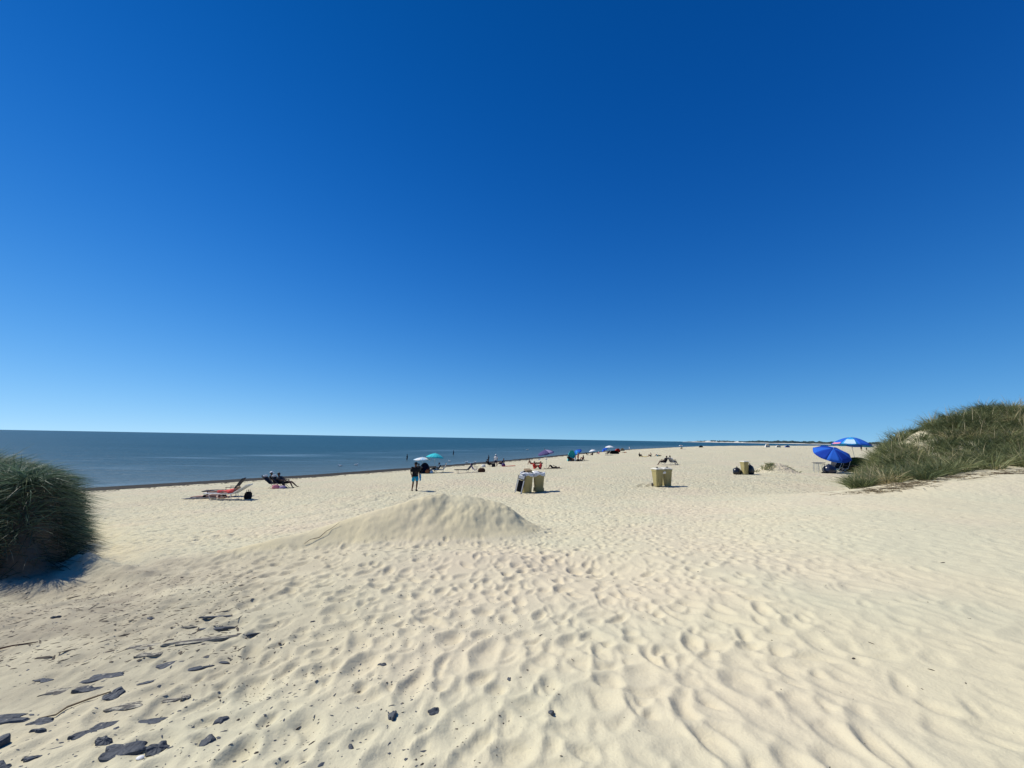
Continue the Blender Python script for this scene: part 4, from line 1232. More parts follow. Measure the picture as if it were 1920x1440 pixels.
# ------------------------------------------------------------------ left group by the loungers
lounger(-16.2, 22.65, 196, 'dark blue striped sun lounger with raised back and black armrests, behind the white lounger', M_DARKM, 'charcoal', back=58, arms=True, stripe='lilac')
lounger(-15.0, 21.1, 184, 'low white framed sun lounger with a coral suited sunbather on it', M_WHITEP, 'white', back=33, arms=False)
person(-15.15, 21.1, 184, 'lounger', 'person in a coral swimsuit lying back on the white sun lounger', top='coral', bottom='coral', skin='tan', hair='blond', z=gz(-15.0, 21.1) - .03, build=.92)
beach_towel(-16.75, 21.85, 182, 'grey towel on the sand left of the sun loungers, under a sunbather', 'grey', 2.0, .8)
person(-16.45, 21.85, 180, 'prone', 'sunbather lying face down on a towel, bare legs stretched out left of the loungers', top=None, bottom='black', skin='fair', hair='dark', z=gz(-16.6, 21.85) + .02)
bag(-14.15, 21.45, 'black square cool bag standing at the head of the white sun lounger', 'black', (.34, .3, .38), name='cool_bag', cat='cool bag')
# pair of sitters
beach_chair(-17.35, 29.1, 4, 'dark folding chair with white headrest, left one of the seated pair by the water', M_DARKM, 'charcoal', 'white', back=42, tall=.78, scale=1.05)
beach_chair(-16.6, 28.9, 2, 'dark folding chair with white headrest, right one of the seated pair by the water', M_DARKM, 'charcoal', 'white', back=42, tall=.78, scale=1.05)
person(-17.25, 29.1, 4, 'chair', 'person in a white cap sitting back in the left dark folding chair near the water', top='black', bottom='black', skin='brown', hair='dark', cap='white', scale=1.06)
person(-16.5, 28.9, 2, 'chair_long', 'dark haired person without a cap leaning back in the right dark chair near the water', top='charcoal', bottom='black', skin='brown', hair='dark', scale=1.06)
bag(-16.85, 28.45, 'pink and white beach bag on the sand in front of the two seated people', 'pink', (.48, .3, .26), rz=10)
bag(-16.3, 28.35, 'lilac folded bundle of towels lying beside the pink beach bag', 'lilac', (.42, .3, .2), name='towel_bundle', cat='towels', rz=-12, handles=False)
# walking man
man = person(-5.82, 24.05, -62, 'walk', 'man in dark t-shirt, cyan shorts and black cap walking across the sand', top='black', bottom='cyan', skin='brown', hair='dark', cap='black', scale=1.0, detail=True, build=1.16)
for sx2, sgn in (((.06, .10, .12), 1), ((-.16, -.10, .09), -1)):
    MB().tube([(sx2[0] - .05, sx2[1], sx2[2] - .05), (sx2[0] + .03, sx2[1], sx2[2] - .055), (sx2[0] + .16, sx2[1] + .01 * sgn, sx2[2] - .07)], [.045, .05, .04], 8).build('shoe', F['black'], man, True)
tw = MB().slab([((-.10, .33, .98), (-.02, .36, .98)), ((-.13, .34, .80), (-.01, .37, .80)), ((-.14, .32, .60), (.0, .36, .58))], .03).build('hand_towel', F['skyblue'], None, True, (-5.82, 24.05, gz(-5.82, 24.05)), R(-62))
tag(tw, 'light blue towel hanging from the hand of the walking man', 'towel')
# parasol pair near the water
parasol(-9.75, 43.2, 'small pale blue and white ringed parasol over a dark navy beach cart', ('pale', 'white'), rad=.95, high=1.75, rise=.24, n=8, scale=1.0, valance=.05)
parasol(-8.45, 43.6, 'turquoise parasol over a person in white beside the water', ('turquoise',), rad=1.05, high=2.15, rise=.46, n=8, tilt=6, tdir=30)
shelter(-9.35, 43.1, -95, 'dark navy upright wind shelter under the pale blue parasol', 'navy', w=1.15, h=1.15, d=.6)
beach_chair(-9.95, 42.9, 80, 'dark folding chair behind the walking man, under the pale blue parasol', M_DARKM, 'charcoal')
person(-9.9, 42.95, 80, 'chair', 'person in grey sitting in the dark chair under the pale blue parasol', top='grey', bottom='black', skin='tan')
beach_chair(-8.25, 43.3, 200, 'dark folding chair under the turquoise parasol', M_DARKM, 'black')
person(-8.25, 43.3, 200, 'chair', 'person with dark hair and a white top sitting under the turquoise parasol', top='white', bottom='black', skin='tan')
lounger(-7.75, 43.1, 178, 'sun lounger with raised white back, right beside the turquoise parasol', M_DARKM, 'white', back=66, arms=True)
bag(-9.0, 42.7, 'orange beach bag on the sand between the two near water parasols', 'orange', (.5, .35, .36))
bag(-8.55, 42.6, 'white cool box bag in front of the turquoise parasol', 'white', (.34, .28, .3), name='cool_bag', cat='cool bag')
# lone dark lounger and pink chair
lounger(-4.85, 41.5, 203, 'empty black sun lounger standing alone left of the pink chair', M_DARKM, 'black', back=50, arms=False)
beach_chair(-3.75, 41.7, 355, 'pink and white folding chair left of a brown bag', M_WHITEP, 'pink', None, back=62, tall=.66)
bag(-3.05, 41.5, 'big dark brown bag on the sand right of the pink folding chair', 'brown', (.72, .45, .42))
# cluster at the waterline, x 915 to 948
person(-2.15, 56.5, -100, 'stand', 'person in a white sun hat and grey top standing in the group at the waterline', top='white', bottom='navy', skin='tan', cap='white')
person(-1.35, 55.6, 170, 'chair', 'person in navy seated on the right of the group at the waterline', top='navy', bottom='navy', skin='tan')
beach_chair(-1.3, 55.6, 170, 'navy folding chair at the right of the waterline group', M_DARKM, 'navy')
beach_chair(-3.0, 56.2, 20, 'black folding chair at the left of the waterline group', M_DARKM, 'black')
person(-3.0, 56.2, 20, 'chair', 'person in black seated on the left of the group at the waterline', top='black', bottom='black', skin='tan')
bag(-3.9, 56.6, 'white beach bag at the far left end of the waterline group', 'white', (.6, .4, .35))
bag(-2.4, 55.2, 'black rucksack on the sand in the middle of the waterline group', 'black', (.5, .4, .5), name='rucksack', cat='rucksack')
bag(-1.0, 54.8, 'dark purple beach bag at the right foot of the waterline group', 'purple', (.5, .4, .42))
beach_towel(-.25, 54.2, 2, 'dark red towel laid out right of the waterline group', 'red', 1.8, .8)
person(-4.5, 80, 200, 'stand', 'person in dark clothes standing in the shallows beyond the waterline group', top='black', bottom='black', skin='brown', z=-.35)
person(-2.6, 75, 160, 'bend', 'child in grey wading in the shallows beside the standing person in dark clothes', top='grey', bottom='navy', skin='tan', z=-.3, scale=.72)
# sunbathers
person(3.05, 58.9, -20, 'sit_back', 'tanned person sitting on the sand leaning on their arms, behind the middle bins', top=None, bottom='red', skin='tan')
person(4.1, 60.0, 180, 'supine', 'tanned person lying flat on the sand beside a sitting sunbather', top=None, bottom='brown', skin='tan')
beach_towel(4.0, 60.0, 180, 'brown towel under the sunbather lying flat far behind the liner topped bins', 'brown', 1.9, .8)
person(2.7, 44.0, -15, 'sit_knees', 'person in red sitting with knees drawn up just behind the right liner topped bin', top='red', bottom='red', skin='tan', hair='dark')
person(3.35, 44.3, 165, 'sit_knees', 'person in pink and red sitting opposite the person in red behind the bins', top='coral', bottom='red', skin='tan', hair='blond')
# dusky purple parasol
parasol(4.15, 45.6, 'dusky purple parasol with pale lilac panel shading a person lying down', ('purple', 'purple', 'lilac', 'purple'), rad=1.0, high=2.15, rise=.40, n=8, tilt=14, tdir=200, valance=.06)
person(4.75, 44.2, 180, 'supine_knees', 'person in dark clothes lying on the sand with knees raised below the dusky purple parasol', top='black', bottom='black', skin='brown')
beach_towel(4.7, 44.2, 180, 'pale towel under the person lying below the dusky purple parasol', 'beige', 1.9, .9)
# turquoise and blue group
shelter(10.8, 69.6, -80, 'round turquoise beach shelter left of a blue parasol', 'turquoise', w=1.5, h=1.9, d=.9)
parasol(12.15, 70.6, 'blue parasol tilted towards the sea, right beside the turquoise shelter', ('blue', 'skyblue', 'blue', 'royal'), rad=.95, high=2.0, rise=.5, n=8, tilt=38, tdir=200)
beach_chair(10.4, 68.4, 30, 'black folding chair in front of the turquoise shelter', M_DARKM, 'black')
person(10.4, 68.4, 30, 'chair', 'person in black sitting in front of the turquoise shelter', top='black', bottom='black')
person(11.2, 68.2, 150, 'sit_knees', 'person in white sitting on the sand in front of the blue parasol group', top='white', bottom='black')
person(11.9, 69.0, 200, 'stand', 'tanned person in red shorts standing below the tilted blue parasol', top=None, bottom='red', skin='tan', scale=.92)
person(12.75, 70.0, 180, 'sit_back', 'tanned person in dark swimwear sitting at the right of the blue parasol', top=None, bottom='black', skin='tan')
person(13.75, 74.2, 190, 'sit_knees', 'red skinned person sitting alone on the sand right of the blue parasol group', top=None, bottom='red', skin='tan')
bag(11.6, 67.4, 'black bag on the sand before the turquoise shelter group', 'black', (.6, .4, .35))
beach_towel(12.6, 68.2, 0, 'dark red towel in front of the blue parasol group', 'brown', 1.7, .8)
# further along the waterline
parasol(21.6, 103, 'small white parasol at the waterline left of a cap wearing sunbather', ('white',), rad=.95, high=1.55, rise=.40, n=8, tilt=12, tdir=180)
person(21.4, 102.4, 200, 'sit_knees', 'person in dark clothes sitting under the small white waterline parasol', top='black', bottom='black')
beach_chair(20.2, 102.6, 20, 'dark folding chair just left of the small white waterline parasol', M_DARKM, 'black')
person(25.2, 112, 190, 'sit_knees', 'person in a white cap sitting on the sand between two white parasols', top='pink', bottom='white', skin='fair', cap='white')
parasol(22.6, 93.5, 'small royal blue parasol tilted sideways above a dark chair', ('blue', 'royal'), rad=.85, high=1.7, rise=.42, n=8, tilt=34, tdir=185)
beach_chair(22.8, 92.8, 190, 'black folding chair below the small royal blue parasol', M_DARKM, 'black')
parasol(27.9, 110, 'white parasol over a long dark shelter far along the waterline', ('white',), rad=1.35, high=2.35, rise=.50, n=8)
shelter(29.3, 110.5, -100, 'long low black shelter in the shade right of the far white parasol', 'black', w=2.6, h=.95, d=1.2)
person(27.2, 109, 180, 'chair', 'person in black sitting under the far white parasol', top='black', bottom='black')
beach_chair(27.2, 109, 180, 'dark folding chair under the far white parasol', M_DARKM, 'charcoal')
shelter(36.6, 134, -70, 'red beach shelter far along the waterline', 'red', w=1.9, h=1.35, d=1.2)
shelter(45.7, 160, -90, 'pale sand coloured beach shelter right of the red one', 'beige', w=1.8, h=1.1, d=1.1)
person(53.1, 174.5, 190, 'stand', 'tiny distant person in white standing at the waterline', top='white', bottom='white', skin='fair')
# on the flat to the right
person(27.6, 83.6, 10, 'sit_knees', 'person in black sitting left of the yellow towel on the flat sand', top='black', bottom='black', skin='brown')
beach_towel(28.35, 83.4, 0, 'yellow towel lying on the flat sand between sunbathers', 'yellow', 1.6, .9)
person(29.6, 82.6, 190, 'sit_knees', 'tanned person with dark hair sitting right of the yellow towel', top='beige', bottom='charcoal', skin='tan')
person(30.9, 82.2, 180, 'supine_knees', 'person in blue green lying at the right end of the group on the flat sand', top='green', bottom='cyan', skin='tan')
beach_chair(18.15, 46.6, 200, 'light grey folding chair behind the pair of cream lidded bins, left one', M_METAL, 'black', scale=1.0)
person(18.2, 46.6, 160, 'chair', 'person in black sitting in the left chair behind the cream lidded bins', top='black', bottom='black', skin='brown', scale=.98)
beach_chair(19.25, 46.4, 20, 'light grey folding chair behind the pair of cream lidded bins, right one', M_METAL, 'grey', scale=1.0)
person(19.2, 46.4, 20, 'chair', 'person in a white top sitting in the right chair behind the cream lidded bins', top='white', bottom='grey', skin='brown', scale=.98)
parasol(66.0, 151, 'tiny far parasol with pale top alone on the flat sand', ('white', 'brown'), rad=.85, high=1.5, rise=.3, n=8)
person(66.2, 150.8, 190, 'sit_knees', 'tiny dark figure sitting below the lone far parasol', top='black', bottom='black')
person(35.2, 121, 190, 'supine', 'sunbather lying on the flat sand far behind the yellow towel group', top='orange', bottom='brown')
shelter(99.5, 204, -90, 'tiny grey shelter on the far crest of the flat sand', 'charcoal', w=2.0, h=1.1, d=1.2)
shelter(139, 211, -90, 'tiny white round shelter on the far right crest', 'white', w=2.4, h=2.0, d=1.6)
shelter(146.3, 213, -90, 'tiny white low shelter right of the round one on the far crest', 'white', w=2.4, h=1.3, d=1.4)
shelter(151.3, 213, -90, 'tiny blue low shelter on the far crest right of the white ones', 'blue', w=2.6, h=.9, d=1.2)
person(118.0, 131, 200, 'stand', 'tiny dark distant figure standing beside the blue and cyan parasol', top='charcoal', bottom='black')
person(122.5, 134, 190, 'stand', 'smaller dark distant figure right of the other one near the dune grass', top='charcoal', bottom='black', scale=.75)
# bathers and gulls
person(-21.7, 82.0, 185, 'stand', 'dark bather wading at the left, left of the turquoise parasol', top='black', bottom='black', skin='brown', z=-.55)
person(-15.9, 108.5, 170, 'stand', 'bather with a dark back wading further out above the lone black lounger', top='navy', bottom='black', skin='brown', z=-.45)
gull(-27.1, 62.4, 'left one of two white gulls floating close to the shore', z=-.06, rz=200, s=1.25)
gull(-25.6, 65.2, 'right one of two white gulls floating close to the shore', z=-.06, rz=20, s=1.25)
gull(-12.5, 79.9, 'white gull floating left of the waterline above the lone black lounger', z=-.06, rz=160, s=1.1)
gull(7.2, 170, 'tiny white gull floating far out beyond the dusky purple parasol', z=-.06, rz=20, s=1.8)
person(15.4, 178, 180, 'stand', 'head and shoulders of a swimmer far out beyond the dusky purple parasol', top=None, bottom='black', skin='tan', z=-1.15)
for (gx_, gy_, lab) in ((-8.6, 76.5, 'white gull standing at the waterline right of the turquoise parasol'), (-6.9, 76.0, 'white gull standing at the waterline beside another gull'), (6.0, 82.3, 'white gull at the waterline left of the dusky purple parasol'), (7.6, 83.5, 'second white gull at the waterline above the dusky purple parasol')):
    gull(gx_, gy_, lab, z=max(0, gz(gx_, gy_)) - .04, rz=30, s=1.3)

# ------------------------------------------------------------------ bins
wheelie_bin(.92, 22.1, 6, 'left pale yellow bin with white liner, heaped with rubbish, of the middle pair', liner=True, lid=False, s=1.10)
wheelie_bin(1.62, 22.45, -3, 'right pale yellow bin with a white liner folded over its rim, of the middle pair', liner=True, lid=False, s=1.10)
z0 = gz(.92, 22.1) + 1.06
trash_bag(.86, 22.15, z0 - .04, 'crumpled dark rubbish bag heaped on top of the left liner topped bin', 'black', .42, .20, 3)
pb = MB().box((0, 0, 0), (.36, .34, .045)).box((0, 0, .048), (.34, .32, .04)).build('cardboard_box', cmat('brown_cardboard', (.30, .21, .12), rough=.8, noise=.2), None, False, (.98, 22.05, z0 + .15), R(25)); pb.rotation_euler[0] = R(14)
tag(pb, 'flat brown cardboard boxes on the rubbish heap of the left bin', 'cardboard box')
pc = MB().lathe([(.03, 0), (.033, .02), (.033, .14), (.012, .19), (.012, .22)], 10).build('bottle', cmat('green_glass', (.03, .10, .05), rough=.1, spec=.5), None, True, (1.12, 22.0, z0 + .05), 0); pc.rotation_euler = (R(70), 0, R(50))
tag(pc, 'green bottle lying on the rubbish of the left liner topped bin', 'bottle')
z1 = gz(1.62, 22.45) + 1.06
trash_bag(1.62, 22.5, z1 - .05, 'small grey bag of rubbish inside the right liner topped bin', 'navy', .34, .11, 8)
# folded chair leaning on the left bin
r0 = empty('folded_beach_chair', (.43, 21.62, gz(.43, 21.62)), R(-12)); r0.rotation_euler[1] = R(13)
tag(r0, 'folded black and white beach chair leaning against the left side of the middle bins', 'folding chair')
MB().box((0, 0, .42), (.26, .03, .62)).build('seat_cloth', F['black'], r0)
MB().box((0, -.045, .90), (.30, .05, .16)).build('headrest', F['white'], r0)
MB().tube([(-.19, 0, 0), (-.19, 0, .98), (-.14, 0, 1.06), (.14, 0, 1.06), (.19, 0, .98), (.19, 0, 0)], .018, 8).build('frame', M_DARKM, r0)
for sx2 in (-.165, .165): MB().box((sx2, -.03, .40), (.055, .03, .72)).build('armrest', F['white'], r0)
MB().tube([(-.19, .06, .02), (-.19, .07, .72), (.19, .07, .72), (.19, .06, .02)], .014, 6).build('rear_frame', M_DARKM, r0)
MB().box((0, -.03, .79), (.30, .03, .05)).build('crossbar', F['charcoal'], r0)
# pair with cream lids
wc = wheelie_bin(9.02, 24.1, 14, 'left pale yellow bin with cream lid and its sunlit side showing, of the right pair', lid=True, s=1.04); wc.scale = (.92, .85, 1.06)
wd = wheelie_bin(9.66, 24.35, 4, 'right pale yellow bin with cream lid standing in shade, of the right pair', lid=True, s=1.04); wd.scale = (.92, .85, 1.06)
wp = MB().slab([((-.10, 0, 0), (.10, 0, 0)), ((-.11, -.03, .06), (.12, -.02, .07)), ((-.05, -.04, .13), (.07, -.03, .14))], .01).build('crumpled_bag', F['white'], None, False, (9.36, 23.92, gz(9.3, 23.9) + .78), R(15))
tag(wp, 'scrap of white bag stuck between the two cream lidded bins', 'plastic bag')
for (q, w_, lab) in (((9.0, 24.1), .14, 'crumpled paper on the lid of the left cream lidded bin'), ((9.72, 24.35), .16, 'flattened can on the lid of the right cream lidded bin')):
    o_ = MB().lathe([(.02, 0), (w_ * .4, .005), (w_ * .5, .03), (w_ * .3, .055), (.01, .06)], 9).build('litter', F['charcoal'], None, False, (q[0], q[1], gz(*q) + 1.125)); tag(o_, lab, 'litter')
# twigs left of them
for (qx, qy, ang, ln, lab) in ((7.7, 24.0, 20, .55, 'thin dry stalks lying left of the cream lidded bins'), (8.25, 24.05, -12, .7, 'long dry stem lying at the foot of the left cream lidded bin')):
    b_ = MB(); rr_ = random.Random(int(qx * 10))
    for k in range(4):
        p0 = Vector((rr_.uniform(-.1, .1), rr_.uniform(-.1, .1), .02)); p1 = p0 + Vector((ln * rr_.uniform(.6, 1), rr_.uniform(-.15, .15), rr_.uniform(.05, .3)))
        b_.tube([p0, p0.lerp(p1, .5) + Vector((0, 0, .05)), p1], [.009, .007, .003], 4)
    tag(b_.build('dry_stalks', cmat('dry_stem', (.20, .15, .085), rough=.9), None, False, (qx, qy, gz(qx, qy)), R(ang)), lab, 'twig')
# single bin
wb = wheelie_bin(18.45, 30.9, 12, 'single narrow pale yellow bin left of the little sand hump', lid=True, s=.98); wb.scale = (.80, .72, 1.0)
trash_bag(17.95, 31.1, gz(17.95, 31.1) - .03, 'shiny black rubbish bag lying left of the single bin', 'black', .62, .62, 11)
trash_bag(19.0, 31.1, gz(19.0, 31.1) - .02, 'tall black rubbish bag standing right behind the single bin', 'black', .55, .85, 12)

# ------------------------------------------------------------------ the blue parasols on the right
parasol(27.6, 33.6, 'large royal blue parasol tilted towards the camera, shading chairs and bags', ('royal', 'blue'), rad=1.36, high=2.15, rise=.50, n=8, tilt=30, tdir=262, valance=.05)
parasol(33.3, 37.6, 'large parasol with dark blue and sky blue panels on a long leaning pole', ('blue', 'skyblue', 'skyblue', 'blue', 'skyblue', 'blue', 'blue', 'skyblue'), rad=1.65, high=3.15, rise=.78, n=8, tilt=5, tdir=20, pole_tilt=(-.30, 0),
        patches={4: (.55, .95, 'pale'), 3: (.86, .98, 'pink'), 6: (.86, .98, 'red'), 1: (.6, .95, 'pale')})
# folding table with tubular legs
r0 = empty('folding_table', (25.9, 32.9, gz(25.9, 32.9)), R(4)); tag(r0, 'low folding camping table with thin steel legs left of the navy bag', 'table')
MB().box((0, 0, .76), (.50, .45, .03)).build('tabletop', M_PLAST, r0)
for (a_, b_2) in ((-.21, -.18), (.21, -.18), (-.21, .18), (.21, .18)):
    MB().tube([(a_ * .8, b_2, .75), (a_ * 1.15, b_2 * 1.1, 0)], .014).build('leg', M_METAL, r0)
r0 = empty('folding_table', (26.95, 34.2, gz(26.95, 34.2)), R(-4)); tag(r0, 'second folding camping table behind the navy bag under the royal blue parasol', 'table')
MB().box((0, 0, .78), (.80, .5, .03)).build('tabletop', M_PLAST, r0)
for (a_, b_2) in ((-.32, -.2), (.32, -.2), (-.32, .2), (.32, .2)):
    MB().tube([(a_ * .9, b_2, .77), (a_ * 1.15, b_2 * 1.1, 0)], .014).build('leg', M_METAL, r0)
trash_bag(26.6, 32.7, gz(26.6, 32.7) - .03, 'big round navy beach bag under the royal blue parasol', 'navy', .95, .78, 21, 'bag', 'beach_bag')
bag(26.0, 32.45, 'flat black sandal bag lying at the foot of the navy beach bag', 'black', (.5, .3, .12), rz=5, handles=False)
beach_chair(27.6, 33.5, 172, 'black folding chair with white frame in the middle under the royal blue parasol', M_WHITEP, 'black', None, back=60, tall=.6, scale=1.12)
beach_chair(28.7, 33.9, 176, 'black folding chair with white frame at the right edge of the royal blue parasol', M_WHITEP, 'black', 'black', back=68, tall=.66, scale=1.12)
beach_chair(28.2, 34.6, 186, 'dark folding chair furthest back under the royal blue parasol', M_WHITEP, 'charcoal', None, back=60, tall=.6, scale=1.12)
shelter(31.6, 35.9, -110, 'dark green beach shelter half hidden by the dune grass', 'green', w=2.8, h=1.25, d=1.5, inner='charcoal')
shelter(30.5, 34.9, -105, 'low black shelter in the shade right of the folding chairs', 'black', w=1.9, h=.62, d=.9, inner='charcoal')
person(34.0, 38.6, 200, 'sit_knees', 'person in a pale blue and white top sitting by the dune grass at the right', top='pale', bottom='charcoal', skin='tan', scale=1.15)
bag(33.2, 38.0, 'dark green rucksack standing left of the person in pale blue', 'green', (.6, .5, .6), name='rucksack', cat='rucksack')

# ------------------------------------------------------------------ lighthouse on the far coast
r0 = empty('lighthouse', (2790, 5200, 3)); tag(r0, 'tiny dark lighthouse tower rising over the far coast', 'lighthouse')
MB().lathe([(4.2, 0), (3.2, 24)], 14).build('tower', mat('tower_wall', (.06, .06, .07), .8), r0)
MB().lathe([(4.0, 24), (4.0, 25)], 14).build('gallery', M_DARKM, r0)
MB().lathe([(1.9, 25), (1.9, 28.5)], 12).build('lantern_room', mat('lantern_glass', (.10, .12, .14), .2, .5), r0)
MB().lathe([(2.4, 28.5), (.1, 31)], 12).build('lantern_roof', M_DARKM, r0)


# ------------------------------------------------------------------ stones, stick and bits in the foreground
m_stone = cmat('dark_slate_stone', (.068, .077, .088), rough=.7, spec=.25, noise=.45, nscale=9, bump=.8, bscale=22)
m_stone2 = cmat('grey_slate_dusted_with_sand', (.115, .108, .095), rough=.85, spec=.15, noise=.45, nscale=14, bump=.8, bscale=22)


def dust(m, lo, hi):
    """sand lying in patches on the stone"""
    n, l = m.node_tree.nodes, m.node_tree.links; b_ = n['Principled BSDF']
    src = b_.inputs['Base Color'].links[0].from_socket
    tc = n.new('ShaderNodeTexCoord'); nz = n.new('ShaderNodeTexNoise'); nz.inputs['Scale'].default_value = 3.2; nz.inputs['Detail'].default_value = 8; nz.inputs['Roughness'].default_value = .7
    l.new(tc.outputs['Generated'], nz.inputs['Vector'])
    mr = n.new('ShaderNodeMapRange'); mr.inputs[1].default_value = lo; mr.inputs[2].default_value = hi; l.new(nz.outputs['Fac'], mr.inputs[0])
    mx = n.new('ShaderNodeMix'); mx.data_type = 'RGBA'; mx.inputs['B'].default_value = (.50, .46, .34, 1)
    l.new(mr.outputs[0], mx.inputs['Factor']); l.new(src, mx.inputs['A']); l.new(mx.outputs['Result'], b_.inputs['Base Color'])


dust(m_stone, .60, .68); dust(m_stone2, .48, .58)


def stone(x, y, L, W, Hh, rz, label, sunk=.45, tilt=0, m=None, seed=0, group='dark slate stones half buried in the sand'):
    Hh *= .60 if L > .11 else .8
    rr_ = np.random.default_rng(seed + 100)
    n = 20; ph = rr_.uniform(0, 6.28, 4); am = rr_.uniform(.05, .16, 4)
    q = np.array([1 + sum(am[j] * math.sin((j + 2) * 2 * math.pi * k / n + ph[j]) for j in range(4)) + rr_.normal(0, .045) for k in range(n)])
    vs = []; tl = rr_.uniform(-.3, .3, 2)
    for sc_, zz, jz in ((1.04, -.5, .02), (1.0, .12, .06), (.90, .33, .05), (.52, .42, .05)):
        for k in range(n):
            t = 2 * math.pi * k / n; r_ = q[k] * sc_ * (1 + rr_.normal(0, .02))
            cx_, sy2 = math.cos(t) * r_, math.sin(t) * r_
            z_ = zz + rr_.normal(0, jz) + (tl[0] * cx_ + tl[1] * sy2 if zz > 0 else 0)
            vs.append((cx_ * L / 2, sy2 * W / 2, z_ * Hh))
    vs.append((0, 0, (.44 + rr_.normal(0, .04)) * Hh))
    fs = [(i * n + k, i * n + (k + 1) % n, (i + 1) * n + (k + 1) % n, (i + 1) * n + k) for i in range(3) for k in range(n)] + [(3 * n + k, 3 * n + (k + 1) % n, 4 * n) for k in range(n)]
    me = MB().add(vs, fs).mesh('stone', L < .08)
    o_ = link('stone', me, m or m_stone, None, (x, y, gzp(x, y) + Hh * (.5 - sunk) - .004))
    o_.rotation_euler = (R(tilt), 0, R(rz))
    return tag(o_, label, 'stone', group)


